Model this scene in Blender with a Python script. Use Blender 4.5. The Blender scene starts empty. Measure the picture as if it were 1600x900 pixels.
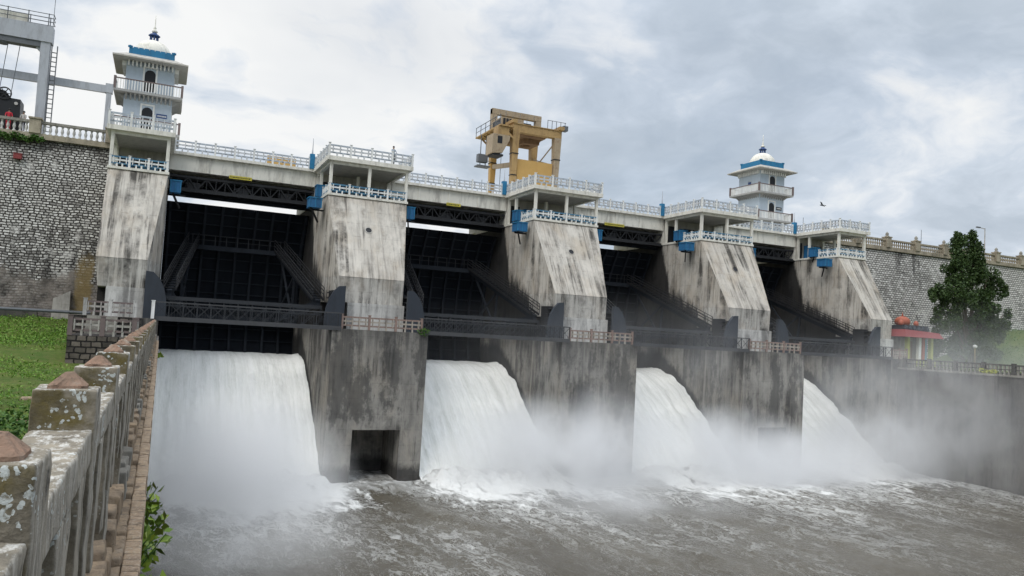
import bpy, bmesh, math, random
import numpy as np
from mathutils import Vector, noise as mnoise

random.seed(7)
RNG = np.random.default_rng(7)
SC = bpy.context.scene
COL = SC.collection
PI = math.pi

# ------------------------------------------------------------------ camera, sky, sun, exposure
cam_d = bpy.data.cameras.new('camera')
cam = bpy.data.objects.new('camera', cam_d)
COL.objects.link(cam)
SC.camera = cam
cam_d.sensor_width = 36.0
cam_d.lens = 1230.285 / 1600 * 36.0
cam_d.clip_start = 0.05
cam_d.clip_end = 6000
YAW, PITCH, ROLL = math.radians(23.865), math.radians(3.412), math.radians(3.207)
fwd = Vector((math.sin(YAW) * math.cos(PITCH), math.cos(YAW) * math.cos(PITCH), math.sin(PITCH)))
rgt = Vector((math.cos(YAW), -math.sin(YAW), 0))
upv = rgt.cross(fwd)
r2 = rgt * math.cos(ROLL) + upv * math.sin(ROLL)
u2 = -rgt * math.sin(ROLL) + upv * math.cos(ROLL)
from mathutils import Matrix
m3 = Matrix((r2, u2, -fwd)).transposed()
cam.matrix_world = m3.to_4x4()

SUN_EL, SUN_AZ = math.radians(48), math.radians(226)      # azimuth: clockwise from +Y
world = bpy.data.worlds.new('World')
SC.world = world
world.use_nodes = True
wt = world.node_tree
wt.nodes.clear()


class NT:
    """small wrapper that writes node chains"""
    def __init__(s, tree):
        s.t = tree

    def n(s, kind, **kw):
        nd = s.t.nodes.new(kind)
        for k, v in kw.items():
            setattr(nd, k, v)
        return nd

    def put(s, sock, v):
        if isinstance(v, bpy.types.NodeSocket):
            s.t.links.new(v, sock)
        else:
            if sock.type == 'RGBA' and not isinstance(v, (int, float)) and len(v) == 3:
                v = (*v, 1)
            sock.default_value = v

    def m(s, op, a, b=0.0, c=None, clamp=False):
        nd = s.n('ShaderNodeMath', operation=op, use_clamp=clamp)
        s.put(nd.inputs[0], a)
        s.put(nd.inputs[1], b)
        if c is not None:
            s.put(nd.inputs[2], c)
        return nd.outputs[0]

    def v(s, op, a, b):
        nd = s.n('ShaderNodeVectorMath', operation=op)
        s.put(nd.inputs[0], a)
        s.put(nd.inputs[1], b)
        return nd.outputs['Value' if op in ('LENGTH', 'DOT_PRODUCT', 'DISTANCE') else 'Vector']

    def noise(s, vec, scale=1.0, detail=5, rough=0.55, dist=0.0, col=False):
        nd = s.n('ShaderNodeTexNoise')
        s.put(nd.inputs['Vector'], vec)
        nd.inputs['Scale'].default_value = scale
        nd.inputs['Detail'].default_value = detail
        nd.inputs['Roughness'].default_value = rough
        nd.inputs['Distortion'].default_value = dist
        return nd.outputs['Color' if col else 'Fac']

    def voro(s, vec, scale=1.0, feature='F1', out='Distance', rnd=1.0):
        nd = s.n('ShaderNodeTexVoronoi', feature=feature)
        s.put(nd.inputs['Vector'], vec)
        nd.inputs['Scale'].default_value = scale
        nd.inputs['Randomness'].default_value = rnd
        return nd.outputs[out]

    def rng(s, f, a, b, c=0.0, d=1.0, smooth=False):
        nd = s.n('ShaderNodeMapRange', clamp=True)
        if smooth:
            nd.interpolation_type = 'SMOOTHSTEP'
        for i, x in enumerate((f, a, b, c, d)):
            s.put(nd.inputs[i], x)
        return nd.outputs[0]

    def ramp(s, f, stops):
        nd = s.n('ShaderNodeValToRGB')
        e = nd.color_ramp.elements
        while len(e) < len(stops):
            e.new(0.5)
        for x, (p, c) in zip(e, stops):
            x.position = p
            x.color = (*c, 1) if len(c) == 3 else c
        s.put(nd.inputs[0], f)
        return nd.outputs[0]

    def mix(s, f, a, b, mode='MIX'):
        nd = s.n('ShaderNodeMix', data_type='RGBA', blend_type=mode)
        s.put(nd.inputs[0], f)
        s.put(nd.inputs[6], a)
        s.put(nd.inputs[7], b)
        return nd.outputs[2]

    def pos(s):
        return s.n('ShaderNodeNewGeometry').outputs['Position']

    def sep(s, vec):
        nd = s.n('ShaderNodeSeparateXYZ')
        s.put(nd.inputs[0], vec)
        return nd.outputs

    def comb(s, x, y, z):
        nd = s.n('ShaderNodeCombineXYZ')
        for i, a in enumerate((x, y, z)):
            s.put(nd.inputs[i], a)
        return nd.outputs[0]

    def scl(s, vec, k):
        return s.v('MULTIPLY', vec, k)

    def bump(s, h, strength=0.3, dist=0.05):
        nd = s.n('ShaderNodeBump')
        nd.inputs['Strength'].default_value = strength
        nd.inputs['Distance'].default_value = dist
        s.put(nd.inputs['Height'], h)
        return nd.outputs[0]


w = NT(wt)
tc = w.n('ShaderNodeTexCoord').outputs['Generated']
sx, sy, sz = w.sep(tc)
zz = w.m('MAXIMUM', sz, 0.0)
den = w.m('ADD', zz, 0.30)
cp = w.comb(w.m('DIVIDE', sx, den), w.m('DIVIDE', sy, den), w.m('MULTIPLY', zz, 0.8))
warp = w.noise(w.v('ADD', cp, (3.1, 1.7, 0.4)), 1.3, 4, 0.55, col=True)
cp2 = w.v('ADD', cp, w.scl(w.v('SUBTRACT', warp, (0.5, 0.5, 0.5)), (0.55, 0.55, 0.55)))
c1 = w.noise(w.v('ADD', cp2, (8.3, 2.2, 5.0)), 1.05, 8, 0.54)
c2 = w.noise(w.v('ADD', cp2, (1.0, 7.7, 2.0)), 3.3, 8, 0.58)
cl = w.m('ADD', w.m('MULTIPLY', c1, 0.64), w.m('MULTIPLY', c2, 0.36))
# the deck of cloud is thinner to the left of the dam and thicker to the right
side = w.m('ADD', w.m('MULTIPLY', sx, -0.11), w.m('MULTIPLY', w.m('SUBTRACT', sy, 0.75), 0.06))
cl = w.m('ADD', w.m('MULTIPLY', w.m('SUBTRACT', cl, 0.5), 1.75), w.m('ADD', side, 0.553))
ccol = w.ramp(cl, [(0.32, (0.475, 0.55, 0.64)), (0.44, (0.565, 0.64, 0.73)), (0.52, (0.67, 0.745, 0.84)), (0.585, (0.84, 0.885, 0.94)), (0.65, (0.99, 1.0, 1.0))])
lift = w.m('ADD', 0.94, w.m('MULTIPLY', w.m('POWER', w.rng(zz, 0.35, 1.0), 1.3), 1.9))
sky = w.n('ShaderNodeTexSky', sky_type='NISHITA', sun_disc=False, sun_elevation=SUN_EL, sun_rotation=SUN_AZ)
blue = w.mix(1.0, sky.outputs[0], (0.10, 0.10, 0.10), 'MULTIPLY')
gap = w.rng(w.noise(w.v('ADD', cp2, (5.0, 3.0, 9.0)), 0.9, 5, 0.55), 0.5, 0.72, 0.0, 0.30)
liftv = w.comb(lift, lift, lift)
cc = w.mix(1.0, ccol, liftv, 'MULTIPLY')
final = w.mix(gap, cc, blue)
bg = w.n('ShaderNodeBackground')
w.put(bg.inputs[0], final)
bg.inputs[1].default_value = 1.0
wo = w.n('ShaderNodeOutputWorld')
wt.links.new(bg.outputs[0], wo.inputs[0])

sun_d = bpy.data.lights.new('sun', 'SUN')
sun_d.energy = 1.3
sun_d.angle = math.radians(25)
sun_d.color = (1.0, 0.95, 0.88)
sun = bpy.data.objects.new('sun', sun_d)
COL.objects.link(sun)
sdir = Vector((math.sin(SUN_AZ) * math.cos(SUN_EL), math.cos(SUN_AZ) * math.cos(SUN_EL), math.sin(SUN_EL)))
sun.rotation_euler = sdir.to_track_quat('Z', 'Y').to_euler()

SC.view_settings.view_transform = 'Standard'
SC.view_settings.look = 'None'
SC.view_settings.exposure = 0.0
SC.view_settings.gamma = 1.0
SC.render.engine = 'CYCLES'
SC.cycles.use_denoising = True
SC.cycles.max_bounces = 6
SC.cycles.diffuse_bounces = 3
SC.cycles.volume_bounces = 3
SC.cycles.transparent_max_bounces = 8
SC.cycles.volume_step_rate = 1.0
SC.cycles.volume_max_steps = 128
SC.cycles.use_adaptive_sampling = True
SC.cycles.adaptive_threshold = 0.02


# ------------------------------------------------------------------ mesh and object helpers
OFF = {}


def off(o):
    v = Vector((0, 0, 0))
    while o is not None:
        v += Vector(o.location)
        o = o.parent
    return v


class MB:
    """collects shapes given in world coordinates; build() links them as ONE mesh object"""
    def __init__(s):
        s.v, s.f = [], []

    def add(s, vs, fs):
        b = len(s.v)
        s.v += [tuple(p) for p in vs]
        s.f += [tuple(b + i for i in f) for f in fs]
        return s

    def hexa(s, p):
        return s.add(p, [(0, 3, 2, 1), (4, 5, 6, 7), (0, 1, 5, 4), (1, 2, 6, 5), (2, 3, 7, 6), (3, 0, 4, 7)])

    def box(s, x0, x1, y0, y1, z0, z1):
        return s.hexa([(x0, y0, z0), (x1, y0, z0), (x1, y1, z0), (x0, y1, z0), (x0, y0, z1), (x1, y0, z1), (x1, y1, z1), (x0, y1, z1)])

    def bar(s, p, q, wd, h):
        p, q = Vector(p), Vector(q)
        d = (q - p).normalized()
        up = Vector((0, 0, 1)) if abs(d.z) < 0.95 else Vector((0, 1, 0))
        a = d.cross(up).normalized() * (wd / 2)
        b = a.cross(d).normalized() * (h / 2)
        return s.hexa([p - a - b, p + a - b, q + a - b, q - a - b, p - a + b, p + a + b, q + a + b, q - a + b])

    def cyl(s, p, q, r, n=8, r1=None):
        p, q = Vector(p), Vector(q)
        r1 = r if r1 is None else r1
        d = (q - p).normalized()
        up = Vector((0, 0, 1)) if abs(d.z) < 0.95 else Vector((0, 1, 0))
        a = d.cross(up).normalized()
        b = a.cross(d).normalized()
        vs = []
        for c, rr in ((p, r), (q, r1)):
            for i in range(n):
                t = 2 * PI * i / n
                vs.append(c + (a * math.cos(t) + b * math.sin(t)) * rr)
        fs = [(i, (i + 1) % n, n + (i + 1) % n, n + i) for i in range(n)]
        fs += [tuple(range(n - 1, -1, -1)), tuple(range(n, 2 * n))]
        return s.add(vs, fs)

    def prism(s, poly, vec):
        """poly: list of 3-D points, extruded along vec"""
        n = len(poly)
        vec = Vector(vec)
        vs = [Vector(p) for p in poly] + [Vector(p) + vec for p in poly]
        fs = [tuple(range(n - 1, -1, -1)), tuple(range(n, 2 * n))]
        fs += [(i, (i + 1) % n, n + (i + 1) % n, n + i) for i in range(n)]
        return s.add(vs, fs)

    def lathe(s, c, prof, n=16, rot=0.0, k=(1, 1)):
        c = Vector(c)
        vs = []
        for r, z in prof:
            for i in range(n):
                t = 2 * PI * i / n + rot
                vs.append(c + Vector((r * math.cos(t) * k[0], r * math.sin(t) * k[1], z)))
        fs = []
        for j in range(len(prof) - 1):
            for i in range(n):
                fs.append((j * n + i, j * n + (i + 1) % n, (j + 1) * n + (i + 1) % n, (j + 1) * n + i))
        fs += [tuple(range(n - 1, -1, -1)), tuple(range((len(prof) - 1) * n, len(prof) * n))]
        return s.add(vs, fs)

    def build(s, name, mat, parent=None, smooth=False):
        o0 = off(parent)
        me = bpy.data.meshes.new(name)
        me.from_pydata([(x - o0.x, y - o0.y, z - o0.z) for x, y, z in s.v], [], s.f)
        bm = bmesh.new()
        bm.from_mesh(me)
        bmesh.ops.recalc_face_normals(bm, faces=bm.faces)
        bm.to_mesh(me)
        bm.free()
        if smooth:
            me.polygons.foreach_set('use_smooth', [True] * len(me.polygons))
        me.materials.append(mat)
        o = bpy.data.objects.new(name, me)
        COL.objects.link(o)
        o.parent = parent
        return o


def tag(o, label=None, cat=None, group=None, kind=None):
    for k, v in (('label', label), ('category', cat), ('group', group), ('kind', kind)):
        if v:
            o[k] = v
    return o


def thing(name, label, cat, loc, group=None):
    o = bpy.data.objects.new(name, None)
    o.empty_display_size = 0.3
    COL.objects.link(o)
    o.location = loc
    return tag(o, label, cat, group)


def copy_tree(o, parent=None):
    c = o.copy()
    COL.objects.link(c)
    c.parent = parent
    for ch in [x for x in KIDS.get(o.name, [])]:
        copy_tree(ch, c)
    return c


KIDS = {}


def index_kids():
    KIDS.clear()
    for o in COL.objects:
        if o.parent:
            KIDS.setdefault(o.parent.name, []).append(o)


def dup(o, dx, label, dy=0, dz=0):
    index_kids()
    c = copy_tree(o)
    c.location = (o.location.x + dx, o.location.y + dy, o.location.z + dz)
    c['label'] = label
    return c


# ------------------------------------------------------------------ materials
def new_mat(name):
    m = bpy.data.materials.new(name)
    m.use_nodes = True
    m.node_tree.nodes.clear()
    return m, NT(m.node_tree)


def finish(m, t, col, rough=0.8, normal=None, metal=0.0, spec=0.3, extra=None):
    b = t.n('ShaderNodeBsdfPrincipled')
    t.put(b.inputs['Base Color'], col)
    t.put(b.inputs['Roughness'], rough)
    t.put(b.inputs['Metallic'], metal)
    t.put(b.inputs['Specular IOR Level'], spec)
    if normal is not None:
        t.put(b.inputs['Normal'], normal)
    for k, v in (extra or {}).items():
        t.put(b.inputs[k], v)
    o = t.n('ShaderNodeOutputMaterial')
    t.t.links.new(b.outputs[0], o.inputs[0])
    return m


def concrete(name, light, mid, dark, stain=0.5, black=0.6, bay_stain_shade=False, warm=None, lo=0.47, top_stain=None, streak=1.0, cap=None):
    m, t = new_mat(name)
    p = t.pos()
    x, y, z = t.sep(p)
    fx = t.m('GREATER_THAN', t.m('ABSOLUTE', t.sep(t.n('ShaderNodeNewGeometry').outputs['True Normal'])[0]), 0.6)
    u = t.m('ADD', t.m('MULTIPLY', x, t.m('SUBTRACT', 1.0, fx)), t.m('MULTIPLY', t.m('ADD', y, 57.0), fx))
    r_ = t.comb(u, t.m('MULTIPLY', fx, 13.0), z)          # along the face, down the face
    big = t.noise(p, 0.24, 6, 0.6)
    med = t.noise(t.scl(r_, (1, 1, 0.40)), 1.3, 8, 0.68)
    fine = t.noise(p, 9.0, 5, 0.65)
    st = t.noise(t.scl(r_, (0.95, 0.95, 0.05)), 1.0, 8, 0.72, 0.2)
    st2 = t.noise(t.scl(r_, (4.6, 4.6, 0.16)), 1.0, 7, 0.70)
    col = t.mix(t.rng(big, 0.36, 0.62), light, mid)
    if warm:
        col = t.mix(t.rng(t.noise(t.scl(t.v('ADD', p, (31, 7, 3)), (1, 1, 0.6)), 0.5, 7, 0.66), 0.47, 0.64, 0, 0.75), col, warm)
    col = t.mix(t.rng(med, 0.47, 0.70, 0, 0.55), col, dark)
    col = t.mix(t.m('MULTIPLY', t.rng(st2, 0.50, 0.70, 0, stain * 0.75 * streak), t.rng(big, 0.3, 0.55, 0.3, 1.0)), col, dark)
    br = t.rng(t.noise(t.v('ADD', p, (5, 9, 2)), 0.33, 6, 0.68), 0.42, 0.60, 0.0, 1.0)
    sf = t.m('MULTIPLY', t.rng(st, lo, lo + 0.13, 0, stain, True), br)
    col = t.mix(sf, col, tuple(x * 0.2 for x in dark))
    # mould spots
    sp = t.noise(t.scl(r_, (1.25, 1.25, 0.20)), 1.7, 10, 0.76)
    spm = t.rng(t.noise(t.v('ADD', p, (17, 1, 6)), 0.28, 4, 0.6), 0.45, 0.60, 0.25, 1.0)
    col = t.mix(t.m('MULTIPLY', t.rng(sp, 0.555, 0.64, 0, black), spm), col, (0.035, 0.033, 0.031))
    # shutter joints left by the pours
    fz = t.m('FRACT', t.m('DIVIDE', t.m('ADD', z, 20.3), 1.22))
    jl = t.m('MULTIPLY', t.m('LESS_THAN', fz, 0.035), t.rng(med, 0.42, 0.62, 0.0, 0.5))
    col = t.mix(jl, col, dark)
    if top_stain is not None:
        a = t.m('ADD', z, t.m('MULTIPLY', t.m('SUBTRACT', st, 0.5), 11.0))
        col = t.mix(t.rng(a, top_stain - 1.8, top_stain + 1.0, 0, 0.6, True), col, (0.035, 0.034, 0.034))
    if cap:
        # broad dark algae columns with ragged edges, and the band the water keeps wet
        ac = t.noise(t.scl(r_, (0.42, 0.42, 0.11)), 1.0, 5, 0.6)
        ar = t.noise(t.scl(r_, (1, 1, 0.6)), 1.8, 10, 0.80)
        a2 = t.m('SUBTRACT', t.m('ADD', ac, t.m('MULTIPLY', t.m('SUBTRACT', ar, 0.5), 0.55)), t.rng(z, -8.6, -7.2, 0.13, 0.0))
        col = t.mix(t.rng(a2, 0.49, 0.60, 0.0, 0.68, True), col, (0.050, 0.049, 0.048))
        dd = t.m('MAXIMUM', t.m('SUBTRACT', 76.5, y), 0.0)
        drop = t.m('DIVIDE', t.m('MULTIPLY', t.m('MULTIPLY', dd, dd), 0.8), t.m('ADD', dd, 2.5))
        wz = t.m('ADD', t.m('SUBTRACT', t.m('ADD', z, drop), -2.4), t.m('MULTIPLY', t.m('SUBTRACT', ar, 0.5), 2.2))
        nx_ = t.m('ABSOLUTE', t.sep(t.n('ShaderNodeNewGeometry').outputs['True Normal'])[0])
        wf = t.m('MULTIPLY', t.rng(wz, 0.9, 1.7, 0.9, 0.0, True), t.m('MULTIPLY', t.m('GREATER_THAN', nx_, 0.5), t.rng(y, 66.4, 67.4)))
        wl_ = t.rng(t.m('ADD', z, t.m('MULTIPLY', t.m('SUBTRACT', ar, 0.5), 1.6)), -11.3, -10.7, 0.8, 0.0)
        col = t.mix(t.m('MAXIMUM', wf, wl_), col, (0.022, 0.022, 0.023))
    if bay_stain_shade:
        # black drips under the pavilion floor
        a = t.m('ADD', z, t.m('MULTIPLY', t.m('SUBTRACT', t.noise(t.scl(r_, (1.6, 1.6, 0.04)), 1.0, 6, 0.7), 0.5), 18.0))
        col = t.mix(t.rng(a, 12.2, 14.2, 0, 0.72, True), col, (0.045, 0.042, 0.040))
        # spray black and painted-in bay shade on the flank: a ragged diagonal edge that climbs towards the gate
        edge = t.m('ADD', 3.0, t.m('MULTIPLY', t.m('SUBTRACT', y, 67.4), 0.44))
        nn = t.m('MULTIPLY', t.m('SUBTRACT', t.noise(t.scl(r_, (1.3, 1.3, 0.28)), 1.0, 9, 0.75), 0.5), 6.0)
        far = t.m('MULTIPLY', t.m('MAXIMUM', t.m('SUBTRACT', y, 75.2), 0.0), 2.2)  # shade painted into the upstream end of the flank
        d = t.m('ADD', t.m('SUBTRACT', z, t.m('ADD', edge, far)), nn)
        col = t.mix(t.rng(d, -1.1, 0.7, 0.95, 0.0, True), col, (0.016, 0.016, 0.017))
    h = t.m('ADD', t.m('MULTIPLY', fine, 0.5), t.m('MULTIPLY', med, 0.8))
    return finish(m, t, col, 0.9, t.bump(h, 0.5, 0.06), spec=0.2)


def paint(name, col, dirt=(0.12, 0.11, 0.10), amt=0.5, rough=0.6, scale=1.0, rust=None, metal=0.0, spec=0.35):
    m, t = new_mat(name)
    p = t.pos()
    a = t.noise(t.scl(p, (2.2 * scale, 2.2 * scale, 0.5 * scale)), 1.0, 7, 0.7)
    b = t.noise(p, 3.5 * scale, 6, 0.65)
    c = t.mix(t.rng(a, 0.48, 0.72, 0, amt), col, dirt)
    c = t.mix(t.rng(b, 0.35, 0.75, 0.0, 0.22), c, tuple(x * 0.6 for x in col))
    if rust:
        c = t.mix(t.rng(t.noise(p, 1.7 * scale, 8, 0.72), 0.54, 0.66, 0, 0.8), c, rust)
    return finish(m, t, c, rough, t.bump(b, 0.15, 0.02), metal=metal, spec=spec)


M = {}
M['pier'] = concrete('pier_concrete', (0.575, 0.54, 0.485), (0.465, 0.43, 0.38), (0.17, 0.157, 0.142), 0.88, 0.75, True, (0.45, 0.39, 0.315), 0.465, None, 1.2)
M['pier_band'] = concrete('pier_band_concrete', (0.60, 0.575, 0.53), (0.47, 0.45, 0.41), (0.15, 0.14, 0.13), 0.95, 0.75, False, (0.36, 0.31, 0.25), 0.44, None, 1.2)
M['white_stub'] = concrete('whitewashed_footing', (0.62, 0.61, 0.58), (0.46, 0.45, 0.43), (0.13, 0.125, 0.12), 0.6, 0.9)
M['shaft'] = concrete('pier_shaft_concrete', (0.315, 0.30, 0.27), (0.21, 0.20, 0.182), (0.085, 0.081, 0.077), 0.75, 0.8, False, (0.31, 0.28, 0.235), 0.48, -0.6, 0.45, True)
M['wallbase'] = concrete('dark_wall_concrete', (0.16, 0.15, 0.135), (0.10, 0.095, 0.088), (0.045, 0.043, 0.042), 0.8, 0.7)
M['cream'] = paint('cream_paint', (0.74, 0.715, 0.64), (0.22, 0.20, 0.17), 0.55)
M['deckcream'] = paint('deck_beam_paint', (0.72, 0.70, 0.63), (0.16, 0.145, 0.13), 0.75, scale=0.6)
M['white'] = paint('white_paint', (0.80, 0.80, 0.78), (0.24, 0.24, 0.23), 0.5)
M['ceil'] = paint('soffit_plaster', (0.42, 0.40, 0.36), (0.12, 0.11, 0.10), 0.6)
M['bluerail'] = paint('blue_rail_paint', (0.075, 0.20, 0.31), (0.05, 0.08, 0.12), 0.6)
M['greyblue'] = paint('grey_blue_rail_paint', (0.42, 0.47, 0.53), (0.12, 0.13, 0.15), 0.6)
M['lattice'] = paint('lattice_paint', (0.60, 0.615, 0.63), (0.20, 0.20, 0.20), 0.55)
M['blue'] = paint('bright_blue_paint', (0.022, 0.135, 0.30), (0.015, 0.035, 0.07), 0.6, 0.55)
M['towerblue'] = paint('tower_blue_paint', (0.022, 0.175, 0.34), (0.02, 0.06, 0.11), 0.5)
M['towerwall'] = paint('tower_wall_paint', (0.45, 0.52, 0.595), (0.30, 0.33, 0.36), 0.3)
M['towergrey'] = paint('tower_soffit_paint', (0.34, 0.34, 0.335), (0.20, 0.19, 0.18), 0.5)
M['brownrail'] = paint('brown_rail_paint', (0.17, 0.13, 0.125), (0.07, 0.06, 0.06), 0.5)
M['dark'] = paint('dark_opening', (0.012, 0.013, 0.016), (0.005, 0.005, 0.005), 0.4, 0.5)
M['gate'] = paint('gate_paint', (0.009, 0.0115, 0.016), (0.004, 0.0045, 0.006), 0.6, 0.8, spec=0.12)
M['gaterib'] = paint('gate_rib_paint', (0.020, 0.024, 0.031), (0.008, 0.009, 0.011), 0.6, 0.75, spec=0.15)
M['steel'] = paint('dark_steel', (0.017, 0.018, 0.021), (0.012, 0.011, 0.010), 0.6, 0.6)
M['bracket'] = paint('slate_bracket_paint', (0.033, 0.040, 0.052), (0.02, 0.022, 0.026), 0.5, 0.55)
M['walkway'] = paint('walkway_steel', (0.062, 0.064, 0.068), (0.04, 0.038, 0.036), 0.6, 0.6)
M['walkdark'] = paint('walkway_mesh_steel', (0.028, 0.031, 0.036), (0.02, 0.02, 0.02), 0.6, 0.6)
M['pinkrail'] = paint('faded_brown_rail', (0.26, 0.185, 0.155), (0.07, 0.06, 0.055), 0.6)
M['beigerail'] = paint('faded_beige_lattice', (0.38, 0.34, 0.29), (0.08, 0.07, 0.065), 0.75)
M['grey'] = paint('grey_steel_paint', (0.42, 0.44, 0.48), (0.14, 0.13, 0.13), 0.5)
M['greydark'] = paint('grey_steel_dark', (0.13, 0.14, 0.155), (0.05, 0.05, 0.05), 0.5)
M['crane'] = paint('crane_yellow_paint', (0.40, 0.265, 0.115), (0.17, 0.10, 0.05), 0.6, 0.55, 1.0, (0.20, 0.105, 0.045))
M['cranerust'] = paint('crane_rusty_paint', (0.24, 0.15, 0.085), (0.10, 0.06, 0.035), 0.7, 0.7, 1.0, (0.09, 0.05, 0.03))
M['cranepale'] = paint('crane_faded_paint', (0.36, 0.285, 0.195), (0.20, 0.15, 0.10), 0.6, 0.6, 1.0, (0.20, 0.12, 0.07))
M['yellow'] = paint('ochre_panel_paint', (0.48, 0.30, 0.10), (0.38, 0.22, 0.07), 0.4, 0.5, 0.6)
M['sign'] = paint('yellow_sign_paint', (0.55, 0.47, 0.06), (0.10, 0.09, 0.02), 0.6, 0.5, 3)
M['signblue'] = paint('navy_sign_paint', (0.03, 0.07, 0.20), (0.01, 0.02, 0.05), 0.3)
M['red'] = paint('red_paint', (0.24, 0.045, 0.045), (0.20, 0.03, 0.03), 0.4)
M['orange'] = paint('orange_paint', (0.34, 0.095, 0.055), (0.36, 0.09, 0.04), 0.4)
M['lime'] = paint('lime_paint', (0.40, 0.42, 0.08), (0.22, 0.22, 0.06), 0.4)
M['cyan'] = paint('cyan_paint', (0.10, 0.36, 0.50), (0.05, 0.14, 0.2), 0.4)
M['black'] = paint('black_machine_paint', (0.013, 0.014, 0.017), (0.006, 0.006, 0.006), 0.4, 0.45)
M['bark'] = paint('bark', (0.10, 0.078, 0.058), (0.04, 0.032, 0.026), 0.7, 0.9, 2)
M['skin'] = paint('skin', (0.26, 0.145, 0.095), (0.22, 0.12, 0.08), 0.2, 0.6)
M['hair'] = paint('black_hair', (0.012, 0.010, 0.009), (0.01, 0.01, 0.01), 0.2, 0.6)
M['redcloth'] = paint('red_cloth', (0.52, 0.035, 0.055), (0.3, 0.02, 0.03), 0.3, 0.9)
M['darkcloth'] = paint('dark_cloth', (0.035, 0.037, 0.05), (0.02, 0.02, 0.03), 0.3, 0.9)
M['palecloth'] = paint('pale_cloth', (0.48, 0.46, 0.44), (0.3, 0.28, 0.27), 0.3, 0.9)
M['yellowstone'] = concrete('ochre_plaster', (0.34, 0.25, 0.10), (0.25, 0.185, 0.085), (0.10, 0.08, 0.045), 0.6, 0.5)
M['plaster'] = concrete('pale_plaster', (0.47, 0.445, 0.41), (0.37, 0.35, 0.32), (0.20, 0.185, 0.17), 0.5, 0.3)
M['parapet'] = concrete('parapet_stone', (0.43, 0.38, 0.29), (0.33, 0.285, 0.215), (0.12, 0.105, 0.085), 0.6, 0.5)
M['coping'] = concrete('grey_coping_stone', (0.34, 0.325, 0.29), (0.24, 0.225, 0.195), (0.09, 0.085, 0.075), 0.6, 0.6)


def masonry(name, stone_a, stone_b, mortar, bw, rh, mort, streak=0.75, low=None):
    m, t = new_mat(name)
    p = t.pos()
    x, y, z = t.sep(p)
    wob = t.scl(t.v('SUBTRACT', t.noise(p, 1.6, 4, 0.65, col=True), (0.5, 0.5, 0.5)), (0.30, 0.0, 0.17))
    uv = t.v('ADD', t.comb(x, z, 0.0), t.comb(t.sep(wob)[0], t.sep(wob)[2], 0.0))
    br = t.n('ShaderNodeTexBrick', offset=0.5)
    t.put(br.inputs['Vector'], uv)
    t.put(br.inputs['Color1'], (0, 0, 0))
    t.put(br.inputs['Color2'], (1, 1, 1))
    t.put(br.inputs['Mortar'], (0.5, 0.5, 0.5))
    br.inputs['Scale'].default_value = 1.0
    br.inputs['Mortar Size'].default_value = mort
    br.inputs['Mortar Smooth'].default_value = 0.35
    br.inputs['Brick Width'].default_value = bw
    br.inputs['Row Height'].default_value = rh
    rnd = t.sep(br.outputs['Color'])[0]
    big = t.noise(p, 0.16, 6, 0.62)
    med = t.noise(p, 3.0, 6, 0.65)
    s = t.mix(rnd, stone_a, stone_b)
    s = t.mix(t.rng(med, 0.4, 0.75, 0, 0.7), s, tuple(q * 0.5 for q in stone_b))
    s = t.mix(t.rng(t.m('ADD', big, t.m('MULTIPLY', t.m('SUBTRACT', rnd, 0.5), 0.22)), 0.52, 0.68, 0, 0.65), s, tuple(q * 0.4 for q in stone_b))
    c = t.mix(br.outputs['Fac'], s, mortar)
    st = t.noise(t.scl(p, (0.62, 0.62, 0.035)), 1.0, 6, 0.62, 0.3)
    c = t.mix(t.rng(st, 0.575, 0.68, 0, streak, True), c, (0.028, 0.026, 0.025))
    bl = t.noise(p, 0.55, 8, 0.72)
    c = t.mix(t.rng(bl, 0.60, 0.67, 0, 0.8), c, (0.035, 0.033, 0.031))
    # lime wash that hides the joints here and there
    c = t.mix(t.rng(t.noise(t.v('ADD', p, (9, 0, 4)), 0.33, 7, 0.65), 0.57, 0.66, 0, 0.55), c, stone_a)
    if low is not None:
        e = t.m('ADD', z, t.m('MULTIPLY', t.m('SUBTRACT', t.noise(p, 0.45, 6, 0.7), 0.5), 7.0))
        pl = t.mix(t.rng(t.noise(p, 0.8, 8, 0.7), 0.4, 0.62), (0.20, 0.18, 0.16), (0.05, 0.045, 0.04))
        c = t.mix(t.rng(e, low, low + 1.3, 0.86, 0.0, True), c, pl)
    h = t.m('SUBTRACT', t.m('MULTIPLY', med, 0.35), br.outputs['Fac'])
    return finish(m, t, c, 0.92, t.bump(h, 0.8, 0.07), spec=0.15)


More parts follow.
